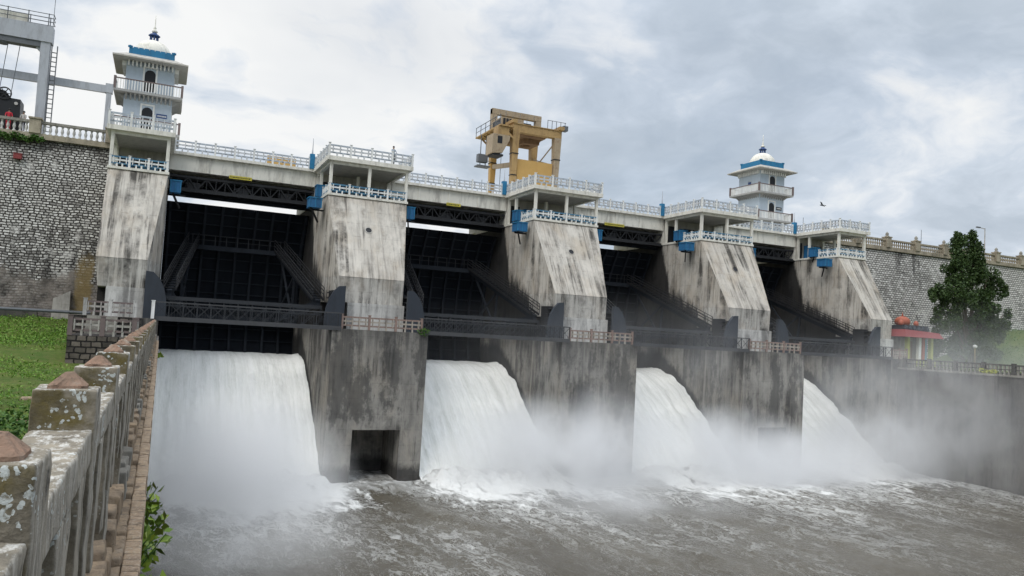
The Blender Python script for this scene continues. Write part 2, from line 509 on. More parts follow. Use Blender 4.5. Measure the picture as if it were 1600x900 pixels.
def rubble():
    m, t = new_mat('rubble_masonry')
    p = t.pos()
    x, y, z = t.sep(p)
    wx, wy, wz = t.sep(t.v('SUBTRACT', t.noise(p, 0.7, 3, 0.6, col=True), (0.5, 0.5, 0.5)))
    vx, vy, vz = t.sep(t.v('SUBTRACT', t.noise(p, 3.2, 4, 0.65, col=True), (0.5, 0.5, 0.5)))
    uv = t.comb(t.m('ADD', x, t.m('ADD', t.m('MULTIPLY', wx, 0.7), t.m('MULTIPLY', vx, 0.13))), t.m('ADD', z, t.m('ADD', t.m('MULTIPLY', wz, 0.45), t.m('MULTIPLY', vz, 0.07))), 0.0)
    br = t.n('ShaderNodeTexBrick', offset=0.5, squash=1.25, squash_frequency=3)
    t.put(br.inputs['Vector'], uv)
    t.put(br.inputs['Color1'], (0, 0, 0))
    t.put(br.inputs['Color2'], (1, 1, 1))
    br.inputs['Scale'].default_value = 1.0
    br.inputs['Mortar Size'].default_value = 0.058
    br.inputs['Mortar Smooth'].default_value = 0.5
    br.inputs['Brick Width'].default_value = 0.37
    br.inputs['Row Height'].default_value = 0.225
    rnd = t.sep(br.outputs['Color'])[0]
    rough = t.noise(p, 14, 4, 0.6)
    joint = t.rng(t.m('ADD', br.outputs['Fac'], t.m('MULTIPLY', t.m('SUBTRACT', rough, 0.5), 0.5)), 0.25, 0.75, 0.0, 1.0, True)
    big = t.noise(p, 0.16, 6, 0.62)
    med = t.noise(p, 3.0, 6, 0.65)
    s = t.mix(rnd, (0.74, 0.725, 0.69), (0.46, 0.44, 0.41))
    s = t.mix(t.rng(med, 0.45, 0.75, 0, 0.55), s, (0.27, 0.26, 0.245))
    s = t.mix(t.rng(t.m('ADD', big, t.m('MULTIPLY', t.m('SUBTRACT', rnd, 0.5), 0.3)), 0.50, 0.66, 0, 0.75), s, (0.16, 0.152, 0.145))
    c = t.mix(joint, s, (0.055, 0.051, 0.047))
    st = t.noise(t.scl(p, (0.62, 0.62, 0.035)), 1.0, 6, 0.62, 0.3)
    c = t.mix(t.rng(st, 0.56, 0.67, 0, 0.75, True), c, (0.030, 0.028, 0.027))
    bl = t.noise(p, 0.55, 9, 0.74)
    c = t.mix(t.rng(bl, 0.575, 0.65, 0, 0.85), c, (0.032, 0.030, 0.028))
    c = t.mix(t.rng(t.noise(t.v('ADD', p, (9, 0, 4)), 0.4, 8, 0.7), 0.57, 0.64, 0, 0.65), c, (0.62, 0.60, 0.57))
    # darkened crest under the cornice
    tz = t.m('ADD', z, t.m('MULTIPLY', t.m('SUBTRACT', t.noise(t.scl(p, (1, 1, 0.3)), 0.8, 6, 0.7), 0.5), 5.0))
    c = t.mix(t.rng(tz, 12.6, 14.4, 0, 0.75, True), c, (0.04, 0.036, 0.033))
    # worn render along the foot
    e = t.m('ADD', z, t.m('MULTIPLY', t.m('SUBTRACT', t.noise(p, 0.45, 6, 0.7), 0.5), 7.0))
    pl = t.mix(t.rng(t.noise(p, 0.8, 8, 0.7), 0.4, 0.62), (0.24, 0.21, 0.185), (0.05, 0.045, 0.04))
    c = t.mix(t.rng(e, 2.2, 3.5, 0.86, 0.0, True), c, pl)
    # an ochre wash that ran down beside the end pier
    ex = t.m('ADD', t.m('ABSOLUTE', t.m('ADD', x, 6.1)), t.m('MULTIPLY', t.m('SUBTRACT', t.noise(p, 0.9, 6, 0.7), 0.5), 1.4))
    ez = t.m('ADD', z, t.m('MULTIPLY', t.m('SUBTRACT', t.noise(p, 0.7, 5, 0.7), 0.5), 5.0))
    c = t.mix(t.m('MULTIPLY', t.rng(ex, 0.45, 0.75, 0.85, 0.0), t.rng(ez, 3.6, 5.2, 1.0, 0.0)), c, t.mix(t.noise(p, 1.5, 7, 0.7), (0.33, 0.24, 0.10), (0.12, 0.09, 0.05)))
    h = t.m('SUBTRACT', t.m('MULTIPLY', med, 0.35), joint)
    return finish(m, t, c, 0.92, t.bump(h, 0.9, 0.07), spec=0.15)


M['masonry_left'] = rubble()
M['masonry_right'] = masonry('coursed_masonry', (0.72, 0.70, 0.66), (0.56, 0.54, 0.50), (0.09, 0.085, 0.08), 0.52, 0.29, 0.050, 0.85)
M['riverwall'] = masonry('river_wall_masonry', (0.17, 0.16, 0.15), (0.10, 0.095, 0.09), (0.035, 0.034, 0.033), 0.7, 0.4, 0.06, 0.6)
M['stairstone'] = masonry('dark_stair_masonry', (0.20, 0.17, 0.145), (0.09, 0.08, 0.07), (0.025, 0.023, 0.022), 0.55, 0.35, 0.05, 0.6)


def lichen_stone():
    m, t = new_mat('lichen_concrete')
    p = t.pos()
    g = t.n('ShaderNodeNewGeometry')
    nx, ny, nz = t.sep(g.outputs['Normal'])
    big = t.noise(p, 2.2, 6, 0.62)
    med = t.noise(p, 11, 7, 0.68)
    fine = t.noise(p, 60, 5, 0.65)
    px_, py_, pz_ = t.sep(p)
    c = t.mix(t.rng(big, 0.35, 0.65), (0.30, 0.265, 0.21), (0.20, 0.178, 0.14))
    c = t.mix(t.rng(med, 0.42, 0.66, 0, 0.7), c, (0.10, 0.09, 0.075))
    # vertical weather stripes
    st = t.noise(t.scl(p, (30, 30, 1.8)), 1.0, 6, 0.7)
    sd_ = t.rng(nx, 0.4, 0.8)
    c = t.mix(t.m('MULTIPLY', sd_, t.rng(st, 0.42, 0.58, 0.15, 0.75)), c, (0.43, 0.405, 0.36))
    c = t.mix(t.m('MULTIPLY', sd_, t.rng(t.noise(t.scl(t.v('ADD', p, (3, 6, 1)), (22, 22, 2.5)), 1.0, 7, 0.72), 0.52, 0.64, 0, 0.8)), c, (0.085, 0.075, 0.062))
    # moss on the faces that look upstream-away from the river
    up_ = t.rng(pz_, -0.62, -0.42)
    ms = t.m('MULTIPLY', t.m('MULTIPLY', t.rng(ny, -0.9, -0.5, 1, 0), up_), t.rng(t.noise(p, 5.5, 7, 0.66), 0.40, 0.58))
    c = t.mix(t.m('MULTIPLY', ms, 0.9), c, (0.125, 0.098, 0.032))
    dk = t.m('MULTIPLY', t.rng(ny, -0.9, -0.5, 1, 0), t.rng(t.noise(t.v('ADD', p, (4, 1, 8)), 3.5, 8, 0.7), 0.46, 0.60))
    c = t.mix(t.m('MULTIPLY', dk, 0.75), c, (0.075, 0.065, 0.05))
    # pale lichen rosettes
    wv = t.v('ADD', p, t.scl(t.noise(p, 18, 4, 0.6, col=True), (0.06, 0.06, 0.06)))
    li = t.m('MULTIPLY', t.m('LESS_THAN', t.voro(wv, 44), t.m('MULTIPLY', t.rng(t.noise(p, 5.0, 5, 0.6), 0.49, 0.68), 0.58)), t.m('MULTIPLY', t.rng(fine, 0.34, 0.5), t.rng(pz_, -0.75, -0.5, 0.25, 1.0)))
    c = t.mix(t.m('MULTIPLY', li, 0.9), c, (0.50, 0.53, 0.52))
    # whitewash remains on top faces
    wt_ = t.m('MULTIPLY', t.rng(nz, 0.5, 0.9), t.rng(t.noise(t.scl(p, (1, 0.45, 1)), 24, 6, 0.75), 0.50, 0.62))
    c = t.mix(t.m('MULTIPLY', wt_, 0.85), c, (0.58, 0.57, 0.54))
    bk = t.noise(t.v('ADD', p, (2, 5, 1)), 7.5, 8, 0.75)
    c = t.mix(t.rng(bk, 0.60, 0.68, 0, 0.85), c, (0.03, 0.027, 0.024))
    h = t.m('ADD', t.m('MULTIPLY', med, 0.9), t.m('MULTIPLY', fine, 0.45))
    return finish(m, t, c, 0.93, t.bump(h, 0.9, 0.012), spec=0.15)


M['lichen'] = lichen_stone()


def terracotta(name, a, b, sc):
    m, t = new_mat(name)
    p = t.pos()
    n1 = t.noise(p, 9 * sc, 7, 0.68)
    n2 = t.noise(p, 45 * sc, 5, 0.6)
    c = t.mix(t.rng(n1, 0.35, 0.62), a, b)
    c = t.mix(t.rng(t.noise(t.v('ADD', p, (1, 2, 3)), 14 * sc, 7, 0.7), 0.55, 0.66, 0, 0.8), c, (0.07, 0.055, 0.045))
    c = t.mix(t.rng(t.noise(t.v('ADD', p, (7, 2, 5)), 6 * sc, 6, 0.7), 0.56, 0.66, 0, 0.5), c, (0.34, 0.30, 0.25))
    return finish(m, t, c, 0.93, t.bump(t.m('ADD', n1, n2), 0.8, 0.012 / sc), spec=0.12)


M['cap'] = terracotta('terracotta_cap', (0.28, 0.175, 0.125), (0.195, 0.14, 0.105), 1.3)
M['foot'] = terracotta('brown_rubble', (0.33, 0.25, 0.17), (0.20, 0.155, 0.115), 1.0)


def ledge_brick():
    m, t = new_mat('ledge_brick')
    p = t.pos()
    x, y, z = t.sep(p)
    wob = t.m('MULTIPLY', t.m('SUBTRACT', t.noise(p, 6, 4, 0.6), 0.5), 0.05)
    fy = t.m('FRACT', t.m('DIVIDE', t.m('ADD', t.m('ADD', y, 10.0), t.m('ADD', wob, t.m('MULTIPLY', x, 0.28))), 0.125))
    j = t.m('LESS_THAN', fy, 0.10)
    n1 = t.noise(p, 7, 7, 0.68)
    n2 = t.noise(p, 42, 5, 0.62)
    c = t.mix(t.rng(n1, 0.34, 0.64), (0.42, 0.315, 0.215), (0.27, 0.20, 0.145))
    c = t.mix(t.rng(n2, 0.5, 0.68, 0, 0.55), c, (0.50, 0.45, 0.38))
    c = t.mix(t.rng(t.noise(t.v('ADD', p, (3, 3, 3)), 10, 7, 0.72), 0.56, 0.66, 0, 0.8), c, (0.075, 0.06, 0.048))
    c = t.mix(t.m('MULTIPLY', j, t.rng(n1, 0.35, 0.55, 0.25, 0.8)), c, (0.10, 0.08, 0.06))
    h = t.m('SUBTRACT', t.m('ADD', n1, t.m('MULTIPLY', n2, 0.5)), t.m('MULTIPLY', j, 0.8))
    return finish(m, t, c, 0.93, t.bump(h, 0.8, 0.015), spec=0.12)


M['ledge'] = ledge_brick()


def leafmat(name, a, b, c3=None, rough=0.55):
    m, t = new_mat(name)
    g = t.n('ShaderNodeObjectInfo')
    p = t.pos()
    n = t.noise(p, 1.3, 4, 0.6)
    wn = t.n('ShaderNodeTexWhiteNoise', noise_dimensions='3D')
    t.put(wn.inputs['Vector'], t.v('SNAP', p, (0.12, 0.12, 0.12)))
    c = t.mix(t.rng(n, 0.35, 0.65), a, b)
    c = t.mix(t.m('MULTIPLY', wn.outputs[0], 0.6), c, c3 or tuple(x * 1.5 for x in a))
    return finish(m, t, c, rough, spec=0.25, extra={'Subsurface Weight': 0.0})


M['treeleaf'] = leafmat('dark_evergreen_leaf', (0.020, 0.045, 0.018), (0.035, 0.068, 0.020), (0.085, 0.125, 0.032))
M['weedleaf'] = leafmat('weed_leaf', (0.10, 0.22, 0.025), (0.05, 0.14, 0.018), (0.24, 0.34, 0.05))
M['bushleaf'] = leafmat('bush_leaf', (0.05, 0.115, 0.02), (0.025, 0.07, 0.014), (0.10, 0.19, 0.03))
M['figleaf'] = leafmat('fig_leaf', (0.15, 0.25, 0.02), (0.04, 0.09, 0.02), (0.33, 0.40, 0.035), 0.4)
M['flower'] = paint('orange_flower', (0.62, 0.17, 0.02), (0.5, 0.1, 0.02), 0.3)


def groundmat():
    m, t = new_mat('grassy_ground')
    p = t.pos()
    a = t.noise(p, 0.35, 6, 0.6)
    b = t.noise(p, 2.6, 7, 0.7)
    f = t.noise(p, 18, 5, 0.65)
    c = t.mix(t.rng(a, 0.38, 0.6), (0.10, 0.135, 0.030), (0.055, 0.10, 0.020))
    c = t.mix(t.rng(b, 0.46, 0.66, 0, 0.6), c, (0.14, 0.125, 0.055))
    c = t.mix(t.rng(t.noise(p, 0.8, 6, 0.7), 0.60, 0.70, 0, 0.7), c, (0.16, 0.125, 0.085))
    c = t.mix(t.rng(f, 0.45, 0.75, 0, 0.5), c, (0.04, 0.06, 0.015))
    return finish(m, t, c, 0.95, t.bump(t.m('ADD', b, f), 0.7, 0.08), spec=0.1)


M['ground'] = groundmat()
m_, t_ = new_mat('river_bed')
M['bed'] = finish(m_, t_, t_.mix(t_.noise(t_.pos(), 0.02, 5), (0.09, 0.10, 0.04), (0.13, 0.11, 0.07)), 0.95)


def watermat():
    m, t = new_mat('churning_river_water')
    p = t.pos()
    x, y, z = t.sep(p)
    # foam fades with the distance from the piers; a drift pattern pulled along the current
    q = t.comb(t.m('ADD', x, t.m('MULTIPLY', y, 0.10)), t.m('MULTIPLY', y, 0.42), 0.0)
    wp = t.v('ADD', q, t.scl(t.v('SUBTRACT', t.noise(q, 0.35, 5, 0.6, col=True), (0.5, 0.5, 0.5)), (3.2, 3.2, 0)))
    wp2 = t.v('ADD', wp, t.scl(t.v('SUBTRACT', t.noise(q, 1.6, 4, 0.6, col=True), (0.5, 0.5, 0.5)), (0.9, 0.9, 0)))
    big = t.noise(wp, 0.11, 5, 0.6)
    lace = t.m('ABSOLUTE', t.m('SUBTRACT', t.noise(wp2, 0.75, 7, 0.64), 0.5))
    lace2 = t.m('ABSOLUTE', t.m('SUBTRACT', t.noise(t.v('ADD', wp2, (11, 5, 0)), 2.3, 6, 0.64), 0.5))
    thr = t.m('MULTIPLY', t.rng(y, 25, 62, 0.0, 1.0), t.rng(big, 0.38, 0.57, 0.06, 1.0))
    fo = t.rng(lace, 0.0, t.m('ADD', 0.004, t.m('MULTIPLY', thr, 0.055)), 1.0, 0.0)
    fo2 = t.rng(lace2, 0.0, t.m('ADD', 0.003, t.m('MULTIPLY', thr, 0.05)), 0.8, 0.0)
    foam = t.m('MAXIMUM', fo, fo2)
    foam = t.m('MULTIPLY', foam, t.rng(thr, 0.05, 0.6, 0.06, 0.9))
    xb = t.m('FLOORED_MODULO', t.m('ADD', t.m('ADD', x, 3.0), t.m('MULTIPLY', t.m('SUBTRACT', y, 60.0), 0.12)), 20.2)
    baym = t.m('MULTIPLY', t.rng(xb, 1.2, 4.0), t.rng(xb, 15.5, 18.5, 1.0, 0.0))
    near = t.m('MULTIPLY', t.rng(t.m('ADD', y, t.m('MULTIPLY', big, 10)), 50, 63, 0.0, 1.0, True), t.m('ADD', 0.25, t.m('MULTIPLY', baym, 0.75)))
    rag = t.rng(t.noise(t.v('ADD', wp2, (4, 8, 0)), 1.1, 9, 0.76), t.m('SUBTRACT', 0.66, t.m('MULTIPLY', near, 0.32)), t.m('SUBTRACT', 0.74, t.m('MULTIPLY', near, 0.30)), 0.0, 0.95)
    foam = t.m('MAXIMUM', foam, t.m('MULTIPLY', rag, t.rng(near, 0.05, 0.4)))
    solid = t.m('MULTIPLY', t.rng(t.m('ADD', y, t.m('MULTIPLY', big, 22)), 66, 74, 0, 1.0, True), t.rng(t.noise(wp2, 1.5, 8, 0.72), 0.40, 0.58, 0.08, 1.0))
    foam = t.m('MAXIMUM', foam, solid)
    base = t.mix(t.rng(t.noise(wp, 0.16, 5, 0.6), 0.35, 0.65), (0.066, 0.057, 0.042), (0.10, 0.089, 0.068))
    base = t.mix(t.m('MULTIPLY', thr, 0.30), base, (0.26, 0.245, 0.21))
    c = t.mix(foam, base, (0.78, 0.78, 0.76))
    h1 = t.noise(wp2, 1.1, 7, 0.66)
    h2 = t.noise(t.scl(wp2, (1, 0.6, 1)), 3.2, 6, 0.65)
    h = t.m('ADD', t.m('ADD', t.m('MULTIPLY', h1, 0.7), t.m('MULTIPLY', h2, 0.5)), t.m('MULTIPLY', foam, 0.2))
    ro = t.m('ADD', 0.22, t.m('MULTIPLY', foam, 0.6))
    return finish(m, t, c, ro, t.bump(h, 0.9, 0.35), spec=0.4)


M['water'] = watermat()


def jetmat():
    m, t = new_mat('white_falling_water')
    uv = t.n('ShaderNodeUVMap').outputs[0]
    uv = t.v('ADD', uv, t.scl(t.v('SUBTRACT', t.noise(t.scl(uv, (0.8, 0.35, 1)), 1.0, 4, 0.6, col=True), (0.5, 0.5, 0.5)), (0.5, 1.5, 0)))
    a = t.noise(t.scl(uv, (1.6, 0.06, 1)), 1.0, 5, 0.6, 0.15)
    b = t.noise(t.scl(uv, (7.0, 0.22, 1)), 1.0, 6, 0.65, 0.2)
    d = t.noise(t.scl(uv, (14, 2.6, 1)), 1.0, 7, 0.72)
    f = t.m('ADD', t.m('ADD', t.m('MULTIPLY', a, 0.40), t.m('MULTIPLY', b, 0.32)), t.m('MULTIPLY', d, 0.28))
    c = t.ramp(f, [(0.33, (0.52, 0.535, 0.49)), (0.43, (0.75, 0.76, 0.725)), (0.53, (0.88, 0.885, 0.86)), (0.66, (0.94, 0.94, 0.925))])
    return finish(m, t, c, 0.75, t.bump(t.m('ADD', b, t.m('MULTIPLY', d, 0.6)), 0.35, 0.18), spec=0.1)


M['jet'] = jetmat()

# ------------------------------------------------------------------ key dimensions (metres; the eye is at z = 0)
S = 20.2                    # pier spacing
XL, XR = 12.68, 19.87       # upper pier of the first mid-river pier
LXL, LXR = 12.2, 20.02      # its lower shaft
YF, YP, YD = 61.65, 69.93, 76.9
ZW, ZT, ZF, ZR, ZDK = -12.1, -0.26, 11.68, 14.5, 14.85


def vnoise(p, s, k=0.0):
    return mnoise.noise(Vector((p[0] * s + k, p[1] * s - k, (p[2] if len(p) > 2 else 0) * s + k * 0.37)))


# ------------------------------------------------------------------ ground, river, banks
g = MB()
g.box(-2600, 2600, -2600, 2600, -16, -14.5)
tag(g.build('ground', M['bed']), kind='structure')


def left_h(x, y):
    z = np.interp(y, [-40, 4, 16, 40, 50, 62, 75, 90], [-1.7, -1.75, -2.7, -3.3, -3.1, -2.0, -0.75, -0.6])
    z += 0.05 * max(0, -x - 14)
    if y > 18:
        z += 0.35 * vnoise((x, y), 0.16, 3)
    return z + 0.10 * vnoise((x, y), 0.7, 9)


def grid_mesh(name, x0, x1, y0, y1, nx, ny, hf, mat, smooth=True):
    vs, fs = [], []
    for j in range(ny + 1):
        for i in range(nx + 1):
            x = x0 + (x1 - x0) * i / nx
            y = y0 + (y1 - y0) * j / ny
            vs.append((x, y, hf(x, y)))
    for j in range(ny):
        for i in range(nx):
            a = j * (nx + 1) + i
            fs.append((a, a + 1, a + nx + 2, a + nx + 1))
    b = MB()
    b.add(vs, fs)
    return b.build(name, mat, None, smooth)


tag(grid_mesh('left_bank_terrain', -90, -0.95, -40, 78, 120, 150, left_h, M['ground']), kind='structure')


def right_h(x, y):
    hill = 5.5 * max(0.0, min(1.0, (x - 93) / 16)) ** 1.3 * max(0, min(1, (y - 50) / 16))
    return -0.75 + hill + 0.12 * vnoise((x, y), 0.5, 5) - 0.2


tag(grid_mesh('right_bank_terrain', 74.9, 240, -60, 79, 110, 90, right_h, M['ground']), kind='structure')


# river surface: real waves
def waves():
    x0, x1, y0, y1, st = -0.3, 74.1, -30, 82, 0.33
    nx, ny = int((x1 - x0) / st), int((y1 - y0) / st)
    vs, fs = [], []
    for j in range(ny + 1):
        y = y0 + (y1 - y0) * j / ny
        amp = float(np.interp(y, [-30, 20, 45, 60, 66], [0.10, 0.16, 0.30, 0.36, 0.2]))
        for i in range(nx + 1):
            x = x0 + (x1 - x0) * i / nx
            h = 0.5 * vnoise((x + 0.25 * y, y * 0.8), 0.22, 2) + 0.45 * vnoise((x, y), 0.6, 7) + 0.42 * abs(vnoise((x, y * 0.8), 1.0, 4)) + 0.3 * abs(vnoise((x, y), 1.9, 3))
            xb = (x + 0.18) % 20.2
            bay = max(0.0, min(1.0, xb / 1.5, (13.2 - xb) / 1.5)) if x < 74 else 0.0
            ch = math.exp(-((y - 60.8) / 2.3) ** 2) * bay
            h2 = 0.55 + 0.9 * abs(vnoise((x, y), 0.9, 11)) + 0.5 * vnoise((x, y), 2.1, 13)
            vs.append((x, y, ZW - 0.1 + amp * h + ch * h2))
    for j in range(ny):
        for i in range(nx):
            a = j * (nx + 1) + i
            fs.append((a, a + 1, a + nx + 2, a + nx + 1))
    b = MB()
    b.add(vs, fs)
    return b.build('river_water', M['water'], None, True)


tag(waves(), kind='structure')

# ------------------------------------------------------------------ river walls
t0 = thing('river_wall', 'weathered river wall under the near stone balustrade', 'wall', (-0.5, 30, -14))
MB().box(-1.2, -0.03, -40, YF - 0.01, -14.4, -1.47).build('wall_body', M['riverwall'], t0)
MB().box(-1.2, -0.185, -40, YF - 0.01, -1.47, -1.37).build('wall_top', M['coping'], t0)

t0 = thing('river_wall', 'dark river wall in the mist along the far bank, below the tree', 'wall', (74.5, 30, -14))
MB().box(73.9, 75.3, -60, YF - 0.01, -14.4, -1.35).build('wall_body', M['wallbase'], t0)
MB().box(73.8, 75.4, -60, YF - 0.01, -1.35, -1.15).build('wall_coping', M['coping'], t0)

t0 = thing('bank_balustrade', 'dark stone lattice balustrade on top of the far river wall', 'balustrade', (74.2, 40, -1.15))
for k in range(19):
    MB().box(74.05, 74.35, 60.9 - 3 * k, 61.25 - 3 * k, -1.15, -0.05).build('post', M['wallbase'], t0)
rb = MB()
rb.box(74.1, 74.3, 6.9, 61.3, -0.32, -0.17)
rb.box(74.12, 74.28, 6.9, 61.3, -0.72, -0.62)
rb.build('rail', M['wallbase'], t0)
rb = MB()
for k in range(18):
    for j in range(6):
        y = 60.9 - 3 * k - 0.25 - j * 0.42
        rb.box(74.13, 74.27, y - 0.09, y + 0.09, -1.15, -0.32)
rb.build('lattice', M['coping'], t0)


# ------------------------------------------------------------------ piers
def culvert_shaft(b, x0, x1, cx0, cx1, ztop, depth=5.0):
    b.box(x0, cx0, YF, YF + depth, -14, ztop)
    b.box(cx1, x1, YF, YF + depth, -14, ztop)
    b.box(x0, x1, YF, YF + depth, ztop, ZT)
    b.box(x0, x1, YF + depth, 86, -14, ZT)


def make_pier(name, label, xl, xr, lxl, lxr, culvert=None, hole=True, nl=0.55, nr=1.05, band=True):
    t = thing(name, label, 'pier', ((xl + xr) / 2, YF, ZT), 'concrete piers of the spillway')
    b = MB()
    if culvert:
        culvert_shaft(b, lxl, lxr, *culvert)
    else:
        b.box(lxl, lxr, YF, 86, -14, ZT)
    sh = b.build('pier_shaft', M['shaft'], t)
    cl, cr = xl + nl, xr - nr
    b = MB()
    b.box(xl, xr, YP, 85.5, ZT, ZF - 0.2)
    top = ZF - 0.25
    # sloping nose: its face narrows downwards
    A, B_ = (xl, YP, top), (xr, YP, top)
    C, D = (cl, 65.5, 4.1), (cr, 65.5, 4.1)
    E, F = (xl, YP, 4.1), (xr, YP, 4.1)
    b.add([A, B_, C, D, E, F], [(0, 2, 3, 1), (0, 4, 2), (1, 3, 5), (2, 4, 5, 3)])
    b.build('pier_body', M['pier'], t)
    MB().hexa([(cl + 0.25, 65.6, 1.95), (cr, 65.6, 1.95), (xr, YP, 1.95), (xl, YP, 1.95), (cl, 65.52, 4.1), (cr, 65.52, 4.1), (xr, YP, 4.1), (xl, YP, 4.1)]).build('pier_band', M['pier_band'] if band else M['pier'], t)
    MB().box(cl + 0.85, cr + 0.12, 65.35, YP, ZT, 1.95).build('footing', M['white_stub'], t)
    MB().box(xl - 0.08, xr + 0.08, YP - 0.12, 85.5, ZF - 0.2, ZF).build('pier_cap', M['cream'], t)
    if hole:
        z = 8.46
        y = 65.5 + (YP - 65.5) * (z - 4.1) / (top - 4.1)
        x = xl + 3.4
        n = Vector((0, -(top - 4.1), (YP - 65.5))).normalized()
        c = Vector((x, y, z))
        r = MB()
        for i in range(14):
            a0, a1 = 2 * PI * i / 14, 2 * PI * (i + 1) / 14
            u, v = Vector((1, 0, 0)), n.cross(Vector((1, 0, 0)))
            p = lambda a, rr, h: c + u * math.cos(a) * rr + v * math.sin(a) * rr + n * h
            r.hexa([p(a0, 0.27, -0.1), p(a0, 0.36, -0.1), p(a1, 0.36, -0.1), p(a1, 0.27, -0.1), p(a0, 0.27, 0.04), p(a0, 0.36, 0.04), p(a1, 0.36, 0.04), p(a1, 0.27, 0.04)])
        h = r.build('drain_hole', M['pier_band'], t)
        MB().cyl(c - n * 0.05, c + n * 0.012, 0.28, 16).build('drain_dark', M['dark'], h)
    return t


make_pier('spillway_pier', 'narrow left end pier below the larger white tower, beside rubble masonry', -4.72, -0.33, -5.6, -0.18, None, False, 0.0, 0.9)
make_pier('spillway_pier', 'concrete pier with square dark culvert opening at its foot, clear of mist', XL, XR, LXL, LXR, (14.3, 18.15, -8.1))
make_pier('spillway_pier', 'concrete pier directly under the yellow crane, foot lost in mist', XL + S, XR + S, LXL + S, LXR + S)
make_pier('spillway_pier', 'concrete pier with chipped hollows in its sloping face and faint culvert below', XL + 2 * S, XR + 2 * S, LXL + 2 * S, LXR + 2 * S, (54.74, 58.3, -7.75))
p4 = make_pier('spillway_pier', 'narrow right end pier beside coursed masonry, without a drain hole', XL + 3 * S, XL + 3 * S + 4.4, 72.8, 76.5, None, False, 0.7, 0.35)

# ------------------------------------------------------------------ railings
def railing(parent, p0, p1, z0, h, panels, mats, name='railing', post=0.17, ends=(True, True), tall=0.12, cols=3):
    """lattice railing; posts become sub-parts of the railing part"""
    mp, ml, mr = mats
    p0, p1 = Vector((*p0, z0)), Vector((*p1, z0))
    d = (p1 - p0) / panels
    L = d.length
    e = d.normalized()
    up = Vector((0, 0, 1))
    rl, lt = MB(), MB()
    rl.bar(p0 + up * (h - 0.065), p1 + up * (h - 0.065), 0.15, 0.13)
    lt.bar(p0 + up * h * 0.62, p1 + up * h * 0.62, 0.10, 0.13)
    rl.bar(p0 + up * h * 0.30, p1 + up * h * 0.30, 0.11, 0.13)
    for i in range(panels):
        a = p0 + d * i
        for j in range(cols):
            q = a + e * (L * (j + 0.5) / cols)
            lt.bar(q + up * h * 0.30, q + up * (h - 0.08), 0.07, L / cols * 0.46) if abs(e.x) > 0.5 else lt.bar(q + up * h * 0.30, q + up * (h - 0.08), L / cols * 0.46, 0.07)
        for f in (0.36, 0.64):
            q = a + e * L * f
            lt.bar(q, q + up * h * 0.30, 0.12, 0.12)
    r = rl.build(name, mr, parent)
    lt.build('lattice', ml, r)
    pm = None
    for i in range(panels + 1):
        if (i == 0 and not ends[0]) or (i == panels and not ends[1]):
            continue
        q = p0 + d * i
        b = MB()
        b.box(q.x - post / 2, q.x + post / 2, q.y - post / 2, q.y + post / 2, z0, z0 + h + tall)
        b.box(q.x - post / 2 - 0.03, q.x + post / 2 + 0.03, q.y - post / 2 - 0.03, q.y + post / 2 + 0.03, z0 + h + tall, z0 + h + tall + 0.05)
        b.build('post', mp, r)
    return r


RW = (M['white'], M['lattice'], M['greyblue'])
RB = (M['white'], M['white'], M['bluerail'])
RP = (M['pinkrail'], M['beigerail'], M['pinkrail'])


